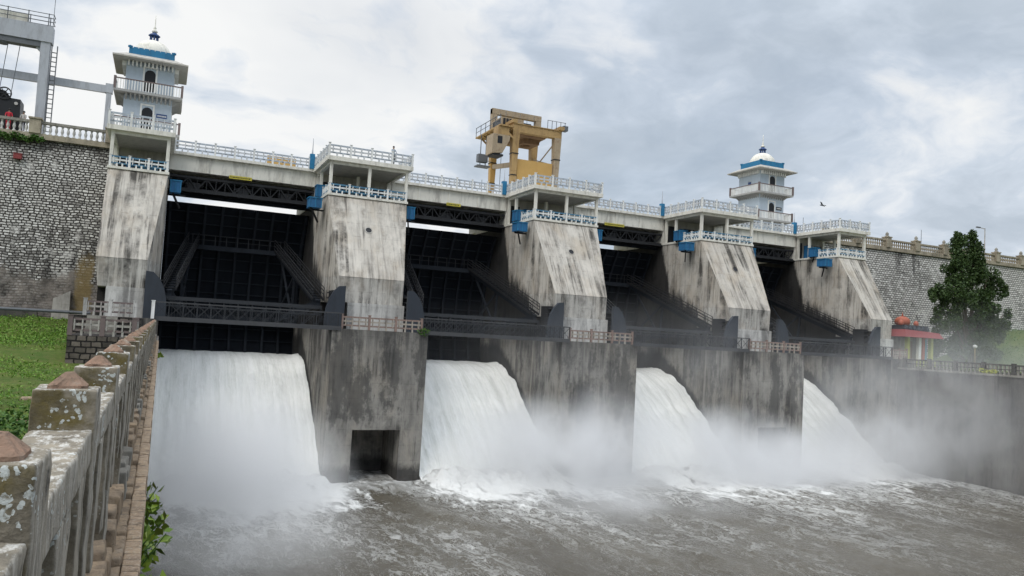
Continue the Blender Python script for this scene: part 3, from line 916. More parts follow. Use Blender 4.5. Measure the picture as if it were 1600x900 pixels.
# ------------------------------------------------------------------ pavilions on the piers
def make_pavilion(label, xl, xr, nf, left=True, right=True, mid=True):
    t = thing('pier_pavilion', label, 'pavilion', ((xl + xr) / 2, YP, ZF), 'open pavilions on the pier tops')
    xs = [xl + 0.14, xr - 0.14] + ([(xl + xr) / 2] if mid else [])
    spots = [(x, YP + 0.10) for x in xs] + [(x, y) for x in xs[:2] for y in (74.7, 76.6)]
    if mid:
        spots.append(((xl + xr) / 2, 74.7))
    for x, y in spots:
        MB().box(x - 0.13, x + 0.13, y - 0.13, y + 0.13, ZF, ZR - 0.2).build('column', M['cream'], t)
    b = MB()
    for x in xs[:2]:
        b.box(x - 0.15, x + 0.15, YP + 0.26, 76.75, ZR - 0.2, ZR + 0.05)
    b.box(xl, xr, YP - 0.05, YP + 0.255, ZR - 0.2, ZR + 0.05)
    b.build('roof_beam', M['cream'], t)
    MB().box(xl + 0.3, xr - 0.3, YP + 0.26, 76.75, ZR - 0.02, ZR + 0.05).build('ceiling', M['ceil'], t)
    rf = MB().box(xl - 0.32, xr + 0.32, YP - 0.42, YD - 0.02, ZR + 0.05, ZR + 0.42).build('roof', M['cream'], t)
    y0 = YP - 0.30
    railing(t, (xl - 0.2, y0), (xr + 0.2, y0), ZR + 0.42, 1.02, nf, RW, 'roof_railing')
    railing(t, (xl - 0.2, y0), (xl - 0.2, YD - 0.1), ZR + 0.42, 1.02, 5, RW, 'roof_railing', ends=(False, True))
    railing(t, (xr + 0.2, y0), (xr + 0.2, YD - 0.1), ZR + 0.42, 1.02, 5, RW, 'roof_railing', ends=(False, True))
    railing(t, (xl + 0.1, YP + 0.02), (xr - 0.1, YP + 0.02), ZF, 0.85, nf, RB, 'floor_railing', tall=0.05)
    railing(t, (xl + 0.1, YP + 0.3), (xl + 0.1, 74.4), ZF, 0.85, 3, RB, 'floor_railing', tall=0.05)
    railing(t, (xr - 0.1, YP + 0.3), (xr - 0.1, 74.4), ZF, 0.85, 3, RB, 'floor_railing', tall=0.05)
    wl = MB().box(xl + 0.1, xr - 0.1, 76.75, 77.0, ZF, ZR + 0.05).build('back_wall', M['ceil'], t)
    wd = xr - xl
    for f0, f1, z1 in ((0.06, 0.2, 2.1), (0.38, 0.58, 2.0), (0.68, 0.92, 1.9)):
        b = MB().box(xl + wd * f0, xl + wd * f1, 76.70, 76.76, ZF + 0.02, ZF + z1).build('doorway', M['dark'], wl)
    b = MB()
    b.box(xl + wd * 0.22, xl + wd * 0.36, 75.7, 76.5, ZF, ZF + 1.75)
    b.box(xl + wd * 0.25, xl + wd * 0.33, 75.64, 75.70, ZF + 1.0, ZF + 1.5)
    b.build('control_cabinet', M['blue'], t)
    b = MB()
    b.box(xl + wd * 0.45, xl + wd * 0.80, 74.9, 76.2, ZF, ZF + 0.95)
    b.cyl((xl + wd * 0.45, 75.5, ZF + 1.1), (xl + wd * 0.80, 75.5, ZF + 1.1), 0.32, 10)
    b.build('hoist_motor', M['bluerail'], t)
    return t


make_pavilion('short pavilion on left end pier just below the larger tower', -4.72, -0.33, 3, mid=False)
pv = make_pavilion('pavilion with a person on its roof, over the pier with the open culvert', XL, XR, 4)
dup(pv, S, 'pavilion in front of the yellow crane')
dup(pv, 2 * S, 'pavilion just left of the smaller far tower')
make_pavilion('short pavilion on right end pier, right of the far tower', XL + 3 * S, XL + 3 * S + 4.4, 3, mid=False)

# ------------------------------------------------------------------ blue winch housings and blue corner posts
WORD = ['the first pier past the near balustrade', 'the pier under the yellow crane', 'the pier left of the far tower', 'the right end pier']


def winch(xa, xb, y0, y1, z0, z1, label):
    t = thing('winch_housing', label, 'winch housing', ((xa + xb) / 2, y0, z0), 'blue winch housings beside the piers')
    MB().box(xa, xb, y0, y1, z0, z1).build('housing', M['blue'], t)
    b = MB()
    b.box(xa - 0.07, xb + 0.07, y0 - 0.07, y1, z1, z1 + 0.09)
    b.build('lid', M['towerblue'], t)
    b = MB()
    for f in (0.03, 0.5, 0.97):
        x = xa + (xb - xa) * f
        b.box(x - 0.04, x + 0.04, y0 - 0.05, y0, z0, z1)
    b.build('flange', M['towerblue'], t)
    b = MB()
    b.bar((xa + 0.2, y0 + 0.3, z0), (xb, y1 + 0.2, z0 - 1.1), 0.12, 0.16)
    b.bar((xa + 0.2, y1 - 0.2, z0 - 0.08), (xb + 0.4, y1 - 0.2, z0 - 0.08), 0.12, 0.14)
    b.build('bracket', M['steel'], t)
    return t


for k in range(4):
    winch(XL + S * k - 1.48, XL + S * k - 0.40, 70.5, 71.8, 10.3, 11.12, 'large blue winch housing left of ' + WORD[k])
    winch(XL + S * k - 0.45, XL + S * k + 0.30, 73.2, 74.3, 11.72, 12.75, 'blue gear box by pavilion column on ' + WORD[k])
    if k < 3:
        winch(XR + S * k + 0.28, XR + S * k + 1.0, 70.6, 72.0, 10.25, 11.3, 'narrow blue housing peeking out right of ' + WORD[k])
winch(-0.10, 0.72, 70.8, 72.0, 10.25, 11.2, 'blue housing on the right of left end pier, above the first gate')

for k in range(4):
    t = thing('corner_post', 'blue corner post with thin mast on ' + WORD[k], 'post', (XL + S * k - 0.52, 76.75, ZDK), 'blue corner posts on the deck')
    x = XL + S * k - 0.52
    MB().box(x - 0.22, x + 0.22, 76.5, 77.0, ZDK, ZDK + 1.45).build('post_body', M['towerblue'], t)
    b = MB()
    b.cyl((x, 76.75, ZDK + 1.45), (x, 76.75, ZDK + 1.9), 0.09, 8, 0.05)
    b.cyl((x, 76.75, ZDK + 1.9), (x, 76.75, ZDK + 3.0 - 0.3 * (k % 2)), 0.045, 6, 0.02)
    b.build('mast', M['grey'], t)

# ------------------------------------------------------------------ deck spans
BAYW = ['first bay, next to the near balustrade', 'bay left of the yellow crane', 'bay right of the yellow crane', 'farthest bay, below the far tower']


def deck_span(k):
    x0, x1 = XR - S + S * k, XL + S * k
    t = thing('deck_span', 'cream roadway span over the ' + BAYW[k], 'bridge span', ((x0 + x1) / 2, YD, 13.1), 'roadway spans between the piers')
    MB().box(x0, x1, YD + 0.05, 88, 13.2, ZDK - 0.25).build('beam', M['deckcream'], t)
    MB().box(x0 - 0.0, x1 + 0.0, YD - 0.30, 88.3, ZDK - 0.25, ZDK).build('slab', M['cream'], t)
    for i in range(3):
        x = x0 + (x1 - x0) * (i + 1) / 4
        MB().box(x - 0.12, x + 0.12, YD - 0.02, YD + 0.048, 13.2, ZDK - 0.26).build('rib', M['deckcream'], t)
    railing(t, (x0 + 0.35, YD - 0.18), (x1 - 0.75, YD - 0.18), ZDK, 1.0, 7, RW)
    railing(t, (x0 + 0.35, 88.1), (x1 - 0.75, 88.1), ZDK, 1.0, 7, RW)
    return t


for k in range(4):
    deck_span(k)
# the roadway carries on over each pier, behind the pavilions
for k, (a, c) in enumerate([(-4.72, -0.33), (XL, XR), (XL + S, XR + S), (XL + 2 * S, XR + 2 * S), (XL + 3 * S, XL + 3 * S + 4.4)]):
    t = thing('roadway_block', 'roadway block on top of the left end pier' if k == 0 else 'roadway block behind the pavilion on ' + WORD[k - 1], 'bridge deck', ((a + c) / 2, 80, ZF), 'roadway blocks over the piers')
    MB().box(a, c, YD + 0.12, 88, ZF, ZDK - 0.25).build('block', M['deckcream'], t)
    MB().box(a - 0.0, c + 0.0, YD - 0.01, 88.3, ZDK - 0.25, ZDK).build('slab', M['cream'], t)

# yellow notice boards on the beams
for x0, x1, lab in ((4.8, 6.8, 'yellow notice board on cream beam over the first bay'), (26.07, 27.63, 'yellow notice board on cream beam left of the yellow crane'), (45.0, 47.6, 'long yellow notice board on cream beam just right of the crane pier')):
    t = thing('notice_board', lab, 'sign', ((x0 + x1) / 2, YD - 0.06, 13.0), 'yellow notice boards on the deck beams')
    MB().box(x0, x1, YD - 0.06, YD - 0.025, 13.0, 13.3).build('board', M['sign'], t)
    b = MB()
    x = x0 + 0.1
    while x < x1 - 0.15:
        wd = random.uniform(0.05, 0.14)
        b.box(x, x + wd, YD - 0.07, YD - 0.061, 13.1, 13.2)
        x += wd + 0.05
    b.build('lettering', M['dark'], t)
t = thing('road_barrier', 'low yellow and white road barrier behind deck railing over the first bay', 'barrier', (9.4, 78.6, ZDK))
for x in (8.3, 9.2, 10.1, 10.8):
    MB().box(x - 0.06, x + 0.06, 78.5, 78.62, ZDK, ZDK + 1.15).build('post', M['white'], t)
b = MB()
b.box(8.2, 10.9, 78.44, 78.5, ZDK + 0.75, ZDK + 1.1)
b.box(8.2, 10.9, 78.44, 78.5, ZDK + 0.3, ZDK + 0.6)
b.build('rail', M['yellow'], t)


# ------------------------------------------------------------------ gates, hoist trusses
GC, GR = (66.5, 1.7), 15.3


def arc(phi, r=GR):
    return GC[0] + r * math.cos(phi), GC[1] + r * math.sin(phi)


PH0, PH1 = math.radians(-19.6), math.radians(35.4)


def radial_gate():
    x0, x1 = XR - S + 0.03, XL - 0.03
    xc = (x0 + x1) / 2
    t = thing('radial_gate', '', 'sluice gate', (xc, 79, 1.0), 'radial gates between the piers')
    b = MB()
    n = 22
    for i in range(n):
        a, c = PH0 + (PH1 - PH0) * i / n, PH0 + (PH1 - PH0) * (i + 1) / n
        (ya, za), (yb, zb) = arc(a), arc(c)
        (yc, zc), (yd, zd) = arc(a, GR + 0.06), arc(c, GR + 0.06)
        b.hexa([(x0, ya, za), (x1, ya, za), (x1, yc, zc), (x0, yc, zc), (x0, yb, zb), (x1, yb, zb), (x1, yd, zd), (x0, yd, zd)])
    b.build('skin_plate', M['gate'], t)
    for j in range(9):
        x = x0 + 0.35 + (x1 - x0 - 0.7) * j / 8
        b = MB()
        for i in range(n):
            a, c = PH0 + (PH1 - PH0) * i / n, PH0 + (PH1 - PH0) * (i + 1) / n
            (ya, za), (yb, zb) = arc(a, GR - 0.42), arc(c, GR - 0.42)
            (yc, zc), (yd, zd) = arc(a, GR - 0.02), arc(c, GR - 0.02)
            w_ = 0.11
            b.hexa([(x - w_, ya, za), (x + w_, ya, za), (x + w_, yc, zc), (x - w_, yc, zc), (x - w_, yb, zb), (x + w_, yb, zb), (x + w_, yd, zd), (x - w_, yd, zd)])
        b.build('rib', M['gaterib'], t)
    for j in range(13):
        y, z = arc(PH0 + (PH1 - PH0) * (j + 0.3) / 13, GR - 0.12)
        MB().box(x0 + 0.02, x1 - 0.02, y - 0.05, y + 0.08, z - 0.05, z + 0.05).build('stiffener', M['gaterib'], t)
    yu, zu = arc(math.radians(20.6), 14.3)
    yl, zl = arc(math.radians(-7), 14.3)
    ga = MB()
    ga.box(xc - 4.0, xc + 4.0, yu - 0.45, yu + 0.35, zu - 0.30, zu + 0.12)
    g1 = ga.build('girder', M['gaterib'], t)
    b = MB()
    for i in range(9):
        x = xc - 4.0 + i
        b.box(x - 0.03, x + 0.03, yu - 0.44, yu - 0.38, zu + 0.12, zu + 1.1)
    b.box(xc - 4.0, xc + 4.0, yu - 0.44, yu - 0.38, zu + 1.05, zu + 1.1)
    b.box(xc - 4.0, xc + 4.0, yu - 0.43, yu - 0.39, zu + 0.58, zu + 0.62)
    b.build('handrail', M['steel'], g1)
    MB().box(x0 + 0.3, x1 - 0.3, yl - 0.45, yl + 0.35, zl - 0.35, zl + 0.35).build('girder', M['gaterib'], t)
    for sgn, xt in ((-1, x0 + 0.75), (1, x1 - 0.75)):
        tr = Vector((xt, 66.9, 1.75))
        pu = Vector((xc + sgn * 3.9, yu - 0.3, zu - 0.1))
        pl = Vector((xc + sgn * 3.9, yl - 0.3, zl))
        arm = MB()
        arm.bar(tr, pu, 0.4, 0.55)
        ar = arm.build('arm', M['gaterib'], t)
        # stair with handrail laid on top of the arm
        st = MB()
        d = pu - tr
        for i in range(22):
            q = tr + d * ((i + 0.5) / 22) + Vector((0, 0, 0.36))
            st.box(q.x - 0.42, q.x + 0.42, q.y - 0.15, q.y + 0.15, q.z - 0.03, q.z + 0.03)
        for s2 in (-0.45, 0.45):
            o_ = Vector((s2, 0, 0))
            st.bar(tr + o_ + Vector((0, 0, 0.32)), pu + o_ + Vector((0, 0, 0.32)), 0.06, 0.2)
            for hh in (0.75, 1.05, 1.32):
                st.bar(tr + o_ + Vector((0, 0, hh)), pu + o_ + Vector((0, 0, hh)), 0.05, 0.06)
            for i in range(12):
                q = tr + d * (i / 11) + o_
                st.bar(q + Vector((0, 0, 0.3)), q + Vector((0, 0, 1.32)), 0.05, 0.05)
        st.build('stair', M['steel'], ar)
        MB().bar(tr, pl, 0.4, 0.5).build('arm', M['gaterib'], t)
        br = MB()
        m1, m2 = tr.lerp(pu, 0.55), tr.lerp(pl, 0.55)
        br.bar(m1, m2, 0.2, 0.2)
        br.bar(tr.lerp(pu, 0.95), m2, 0.16, 0.16)
        br.bar(tr.lerp(pl, 0.95), m1, 0.16, 0.16)
        br.build('brace', M['gaterib'], t)
        # trunnion bracket: curved shield on the flank of the pier nose
        xo = x0 - 0.95 if sgn < 0 else x1 + 0.55 + 0.45
        ow = 1.55 * (-sgn)
        pts = [(xo, ZT), (xo, 3.25), (xo + ow * 0.34, 3.2), (xo + ow * 0.62, 2.75), (xo + ow * 0.84, 2.1), (xo + ow * 0.97, 1.3), (xo + ow, 0.5), (xo + ow, ZT)]
        b = MB().prism([(px, 64.4, pz) for px, pz in pts], (0, 0.35, 0))
        bk = b.build('trunnion_bracket', M['bracket'], t)
        b = MB()
        for i in range(7):
            z = 0.1 + i * 0.42
            b.box(min(xo, xo + ow * 0.8), max(xo, xo + ow * 0.8), 64.76, 66.0, z, z + 0.07)
        b.box(min(xo, xo + ow * 0.5), max(xo, xo + ow * 0.5), 66.0, 67.6, ZT, 2.9)
        b.build('trunnion_housing', M['steel'], bk)
    b = MB()
    b.box(x0 + 0.4, x1 - 0.4, 66.7, 67.2, 1.25, 1.55)
    b.box(x0 + 0.4, x1 - 0.4, 66.7, 67.2, 0.75, 0.85)
    for i in range(12):
        x = x0 + 0.5 + (x1 - x0 - 1.0) * i / 11
        b.box(x - 0.04, x + 0.04, 66.75, 67.15, 0.85, 1.25)
    b.build('tie_beam', M['walkdark'], t)
    return t


gate = radial_gate()
gate['label'] = 'black radial gate in the first bay, with full bright slit above it'
dup(gate, S, 'black radial gate left of the yellow crane, its slit cut short on the right')
dup(gate, 2 * S, 'black radial gate right of the yellow crane with tiny bright slit')
dup(gate, 3 * S, 'black radial gate in the narrow-looking farthest bay below the far tower')


def hoist_truss():
    x0, x1 = XR - S + 0.02, XL - 0.02
    t = thing('hoist_truss', '', 'truss', ((x0 + x1) / 2, 78, 11), 'hoist trusses above the gates')
    for y in (77.3, 78.6):
        b = MB()
        b.box(x0, x1, y - 0.08, y + 0.08, 12.62, 12.84)
        b.box(x0, x1, y - 0.08, y + 0.08, 11.55, 11.72)
        n = 16
        for i in range(n):
            xa, xb = x0 + (x1 - x0) * i / n, x0 + (x1 - x0) * (i + 1) / n
            za, zb = (11.65, 12.7) if i % 2 else (12.7, 11.65)
            b.bar((xa, y, za), (xb, y, zb), 0.09, 0.09)
            b.bar((xa, y, 11.65), (xa, y, 12.7), 0.06, 0.06)
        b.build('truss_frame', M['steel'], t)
    b = MB()
    b.box(x0, x1, 77.0, 78.9, 11.35, 11.54)
    b.build('walk_plate', M['steel'], t)
    MB().box(x0, x1, 77.9, 78.3, 10.98, 11.345).build('shaft_beam', M['gate'], t)
    MB().box(x0, x1, 78.8, 78.95, 11.55, 13.17).build('back_plate', M['gate'], t)
    for f in (0.17, 0.5, 0.8):
        x = x0 + (x1 - x0) * f
        b = MB()
        b.box(x - 0.5, x + 0.5, 77.5, 78.4, 11.56, 12.3)
        b.cyl((x - 0.75, 77.9, 12.1), (x + 0.75, 77.9, 12.1), 0.3, 10)
        b.build('gear_unit', M['black'], t)
    return t


hb = hoist_truss()
hb['label'] = 'dark hoist truss under cream beam in the first bay'
for k in range(1, 4):
    dup(hb, S * k, 'dark hoist truss under cream beam in the ' + BAYW[k])


# ------------------------------------------------------------------ falling water
PROF = [(83.0, -3.1), (79, -3.15), (76.6, -3.25), (75.2, -3.45), (74, -3.85), (72.5, -4.6), (71, -5.55), (69.5, -6.6), (68, -7.75), (66.5, -8.9), (65, -10.1), (63.5, -11.25), (62, -12.2), (60.6, -13.0)]


def jet(k, label):
    x0, x1 = LXR - S + S * k + 0.01, LXL + S * k - 0.01
    py = np.array([p[0] for p in PROF])
    pz = np.array([p[1] for p in PROF])
    sarc = np.concatenate([[0], np.cumsum(np.hypot(np.diff(py), np.diff(pz)))])
    nu, nv = 90, 150
    vs, uvs = [], []
    for j in range(nv + 1):
        s_ = sarc[-1] * j / nv
        y, z = np.interp(s_, sarc, py), np.interp(s_, sarc, pz)
        grow = s_ / sarc[-1]
        for i in range(nu + 1):
            x = x0 + (x1 - x0) * i / nu
            u = x + 31 * k
            h = 0.16 * vnoise((u * 1.1, s_ * 0.12), 1.0, 2) + 0.09 * vnoise((u * 3.0, s_ * 0.3), 1.0, 5)
            h += 0.22 * grow * vnoise((u * 1.5, s_ * 0.9), 1.0, 8) + 0.12 * grow * vnoise((u * 3.4, s_ * 2.4), 1.0, 4)
            e = min(x - x0, x1 - x)
            h *= min(1, 0.25 + grow * 3)
            # water piles up and tears against the pier flanks
            ew = 1.6 if x1 - x < x - x0 else 0.8
            if e < ew:
                h += (0.55 + 0.35 * vnoise((u * 0.7, s_ * 0.55), 1.0, 3) + 0.10 * vnoise((u * 2, s_ * 1.6), 1.0, 6)) * (1 - e / ew) ** 1.5 * min(1, max(0, grow - 0.12) * 7)
            vs.append((x, y - 0.7 * h, z + 0.7 * h))
            uvs.append((u, s_))
    fs = [(j * (nu + 1) + i, j * (nu + 1) + i + 1, (j + 1) * (nu + 1) + i + 1, (j + 1) * (nu + 1) + i) for j in range(nv) for i in range(nu)]
    b = MB()
    b.add(vs, fs)
    o = b.build('waterfall', M['jet'], None, True)
    uvl = o.data.uv_layers.new(name='UVMap')
    idx = np.zeros(len(o.data.loops), dtype=np.int32)
    o.data.loops.foreach_get('vertex_index', idx)
    uvl.data.foreach_set('uv', np.array(uvs, dtype=np.float32)[idx].ravel())
    tag(o, label, 'waterfall', 'white waterfalls between the piers')


jet(0, 'broad white waterfall in the first bay, right beside the near balustrade')
jet(1, 'white waterfall between the culvert pier and the crane pier')
jet(2, 'white waterfall right of the pier under the yellow crane')
jet(3, 'narrow looking white waterfall in the farthest bay')
for k in range(4):
    b = MB()
    x0, x1 = LXR - S + S * k + 0.02, LXL + S * k - 0.02
    b.prism([(x0, 86, -14)] + [(x0, y + 0.35, z - 0.5) for y, z in PROF] + [(x0, 60.9, -14)], (x1 - x0, 0, 0))
    o = b.build('spillway_crest', M['wallbase'])
    tag(o, 'concrete spillway slope under the water of the ' + BAYW[k], 'spillway', 'spillway slopes under the waterfalls')

# ------------------------------------------------------------------ walkway along the lower piers
def foot_span(k, label, x0, x1):
    t = thing('footbridge_span', label, 'footbridge', ((x0 + x1) / 2, YF, ZT), 'steel footbridge spans between the lower piers')
    MB().box(x0, x1, YF - 0.1, YF + 1.1, ZT - 0.12, ZT + 0.03).build('walk_plate', M['walkway'], t)
    for y in (YF - 0.06, YF + 1.06):
        b = MB()
        b.box(x0, x1, y - 0.04, y + 0.04, 0.92, 1.0)
        b.box(x0, x1, y - 0.045, y + 0.045, ZT + 0.03, ZT + 0.2)
        n = max(4, int((x1 - x0) / 0.95))
        for i in range(n + 1):
            x = x0 + 0.05 + (x1 - x0 - 0.1) * i / n
            pass
        r = b.build('railing', M['walkway'], t)
        b = MB()
        for i in range(n + 1):
            x = x0 + 0.05 + (x1 - x0 - 0.1) * i / n
            b.box(x - 0.03, x + 0.03, y - 0.03, y + 0.03, ZT + 0.2, 0.92)
        for i in range(n):
            xa = x0 + 0.05 + (x1 - x0 - 0.1) * i / n
            xb = x0 + 0.05 + (x1 - x0 - 0.1) * (i + 1) / n
            b.bar((xa, y, ZT + 0.2), (xb, y, 0.92), 0.035, 0.035)
            b.bar((xa, y, 0.92), (xb, y, ZT + 0.2), 0.025, 0.025)
            for q in range(1, 5):
                xx = xa + (xb - xa) * q / 5
                b.bar((xx, y, ZT + 0.2), (xx, y, 0.92), 0.014, 0.014)
        b.build('lattice', M['walkdark'], r)
    return t


SP = [(-0.5, 12.9), (19.5, 33.1), (39.7, 53.2), (59.9, 72.9)]
for k, (a, c) in enumerate(SP):
    foot_span(k, 'dark lattice footbridge in front of the ' + BAYW[k], a, c)
t = thing('white_post', 'short white post at the left end of the footbridge', 'post', (-0.55, YF - 0.2, ZT))
MB().box(-0.66, -0.44, YF - 0.3, YF - 0.14, ZT, 1.0).build('post_body', M['white'], t)
MB().box(-0.69, -0.41, YF - 0.33, YF - 0.11, 1.0, 1.05).build('post_cap', M['white'], t)
for k in range(4):
    a = [12.95, 33.15, 53.25, 72.95][k]
    c = [19.45, 39.65, 59.85, 75.2][k]
    t = thing('pier_railing', 'faded brown lattice railing at the foot of ' + WORD[k], 'railing', ((a + c) / 2, YF, ZT), 'brown lattice railings on the lower piers')
    railing(t, (a, YF + 0.05), (c, YF + 0.05), ZT, 1.02, 3 if k < 3 else 2, RP, 'railing', cols=4)

# ------------------------------------------------------------------ stair landings below the left end pier
t = thing('stair_landing', 'dark stone landing with two brown lattice railings at foot of left end pier', 'staircase', (-3, 54, -3.5))
MB().box(-4.85, -1.25, 52.0, 58.5, -4.5, -1.42).build('lower_platform', M['stairstone'], t)
MB().box(-5.2, -1.25, 58.5, YF - 0.02, -4.5, ZT).build('upper_platform', M['stairstone'], t)
b = MB()
for i in range(6):
    b.box(-4.4, -2.6, 57.0 + i * 0.25, 58.49, -1.42 + i * 0.193, -1.42 + (i + 1) * 0.193)
b.build('steps', M['coping'], t)
railing(t, (-4.75, 52.1), (-1.4, 52.1), -1.42, 1.02, 2, (M['brownrail'], M['plaster'], M['brownrail']), 'railing', post=0.26, cols=4)
railing(t, (-1.4, 52.3), (-1.4, 58.3), -1.42, 1.02, 3, (M['brownrail'], M['plaster'], M['brownrail']), 'railing', post=0.2, cols=4)
railing(t, (-4.8, YF - 0.3), (-1.7, YF - 0.3), ZT, 1.02, 2, (M['white_stub'], M['plaster'], M['brownrail']), 'railing', post=0.24, cols=4)

# ------------------------------------------------------------------ masonry dam walls with parapets
def dam_wall(name, label, x0, x1, mat):
    t = thing(name, label, 'wall', ((x0 + x1) / 2, 75, -2))
    b = MB()
    b.hexa([(x0, 74.6, -4), (x1, 74.6, -4), (x1, 88, -4), (x0, 88, -4), (x0, 76.95, 14.3), (x1, 76.95, 14.3), (x1, 88, 14.3), (x0, 88, 14.3)])
    b.build('wall_body', mat, t)
    MB().box(x0, x1, 76.65, 88.2, 14.3, 14.75).build('cornice', M['parapet'], t)
    return t


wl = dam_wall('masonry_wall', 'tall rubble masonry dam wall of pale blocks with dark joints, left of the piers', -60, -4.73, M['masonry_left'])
wr = dam_wall('masonry_wall', 'long coursed masonry dam wall behind the tree, streaked black', XL + 3 * S + 4.41, 210, M['masonry_right'])
MB().hexa([(-8.3, 74.4, -3.0), (-6.9, 74.4, -3.0), (-6.9, 75.1, -3.0), (-8.3, 75.1, -3.0), (-8.2, 74.62, 0.9), (-7.0, 74.66, 1.6), (-7.0, 75.2, 1.6), (-8.2, 75.2, 0.9)]).build('plaster_patch', M['plaster'], wl)
# pale plaster patch next to the right end pier
n_ = (76.95 - 74.6) / 18.3
pt = [(77.9, 4.2), (80.5, 6.6), (83.6, 8.6), (84.2, 10.2), (83.2, 10.4), (80.5, 8.8), (77.9, 8.0)]
MB().prism([(x, 74.6 + n_ * (z + 4) - 0.012, z) for x, z in pt], (0, 0.4, 0)).build('plaster_patch', M['plaster'], wr)
MB().box(-15.2, -9.2, 74.1, 74.62, -3.0, -0.15).build('wall_footing', M['wallbase'], wl)
MB().cyl((-60, 73.4, -0.15), (-5.3, 73.4, -0.15), 0.13, 8).build('water_pipe', M['greydark'], wl)

t = thing('red_box', 'small red box hanging on the left rubble wall', 'box', (-12.0, 76.4, 12.5))
MB().box(-12.2, -11.6, 76.25, 76.7, 12.35, 12.75).build('box_body', M['red'], t)
MB().box(-12.24, -11.56, 76.22, 76.7, 12.75, 12.81).build('box_lid', M['red'], t)

BAL = [(0.13, 0), (0.13, 0.10), (0.07, 0.14), (0.085, 0.25), (0.13, 0.42), (0.10, 0.58), (0.055, 0.72), (0.10, 0.78), (0.12, 0.88)]
t = thing('left_parapet', 'stone parapet with bulbous balusters on top of the left rubble wall', 'parapet', (-14, 76.85, 14.75))
t.name = 'stone_parapet'
proto = None
k = 0
x = -5.3
posts = [-5.15, -10.9, -16.6, -22.3, -28]
for i, px in enumerate(posts):
    b = MB()
    b.box(px - 0.42, px + 0.42, 76.5, 77.3, 14.75, 15.95)
    b.box(px - 0.5, px + 0.5, 76.42, 77.38, 15.95, 16.08)
    b.build('post', M['parapet'], t)
    if i < len(posts) - 1:
        nb = 11
        for j in range(nb):
            bx = px - 0.42 - (5.7 - 0.84) * (j + 0.5) / nb
            if proto is None:
                proto = MB().lathe((bx, 76.9, 14.75), BAL, 10).build('baluster', M['white_stub'], t, True)
                pbx = bx
            else:
                c = proto.copy()
                c.location.x += bx - pbx
                COL.objects.link(c)
MB().box(-28, -4.75, 76.72, 77.08, 15.63, 15.85).build('rail', M['coping'], t)

t = thing('stone_parapet', 'ochre stone parapet with finials on top of the long wall behind the tree', 'parapet', (100, 76.85, 14.75))
proto = None
px0 = XL + 3 * S + 4.9
fin = [(0.28, 0), (0.30, 0.12), (0.16, 0.2), (0.24, 0.36), (0.20, 0.5), (0.05, 0.66), (0.01, 0.72)]
for i in range(16):
    px = px0 + 5.6 * i
    b = MB()
    b.box(px - 0.42, px + 0.42, 76.5, 77.3, 14.75, 16.05)
    b.box(px - 0.5, px + 0.5, 76.42, 77.38, 16.05, 16.18)
    po = b.build('post', M['parapet'], t)
    MB().lathe((px, 76.9, 16.18), fin, 10).build('finial', M['coping'], po, True)
    if i < 8:
        for j in range(12):
            bx = px + 0.42 + (5.6 - 0.84) * (j + 0.5) / 12
            if proto is None:
                proto = MB().lathe((bx, 76.9, 14.75), BAL, 8).build('baluster', M['parapet'], t, True)
                pbx = bx
            else:
                c = proto.copy()
                c.location.x += bx - pbx
                COL.objects.link(c)
b = MB()
for i in range(8, 15):
    for j in range(12):
        b.lathe((px0 + 5.6 * i + 0.42 + 4.76 * (j + 0.5) / 12, 76.9, 14.75), BAL, 6)
tag(b.build('balusters', M['parapet'], t, True), kind='stuff')
MB().box(px0, px0 + 5.6 * 15, 76.72, 77.08, 15.63, 15.85).build('rail', M['parapet'], t)


# ------------------------------------------------------------------ towers
def arch_panel(x, y, z0, w, h, n=8):
    pts = [(x - w / 2, y, z0), (x + w / 2, y, z0)]
    for i in range(n + 1):
        a = PI * i / n
        pts.append((x + math.cos(a) * w / 2, y, z0 + h - w / 2 + math.sin(a) * w / 2))
    return pts


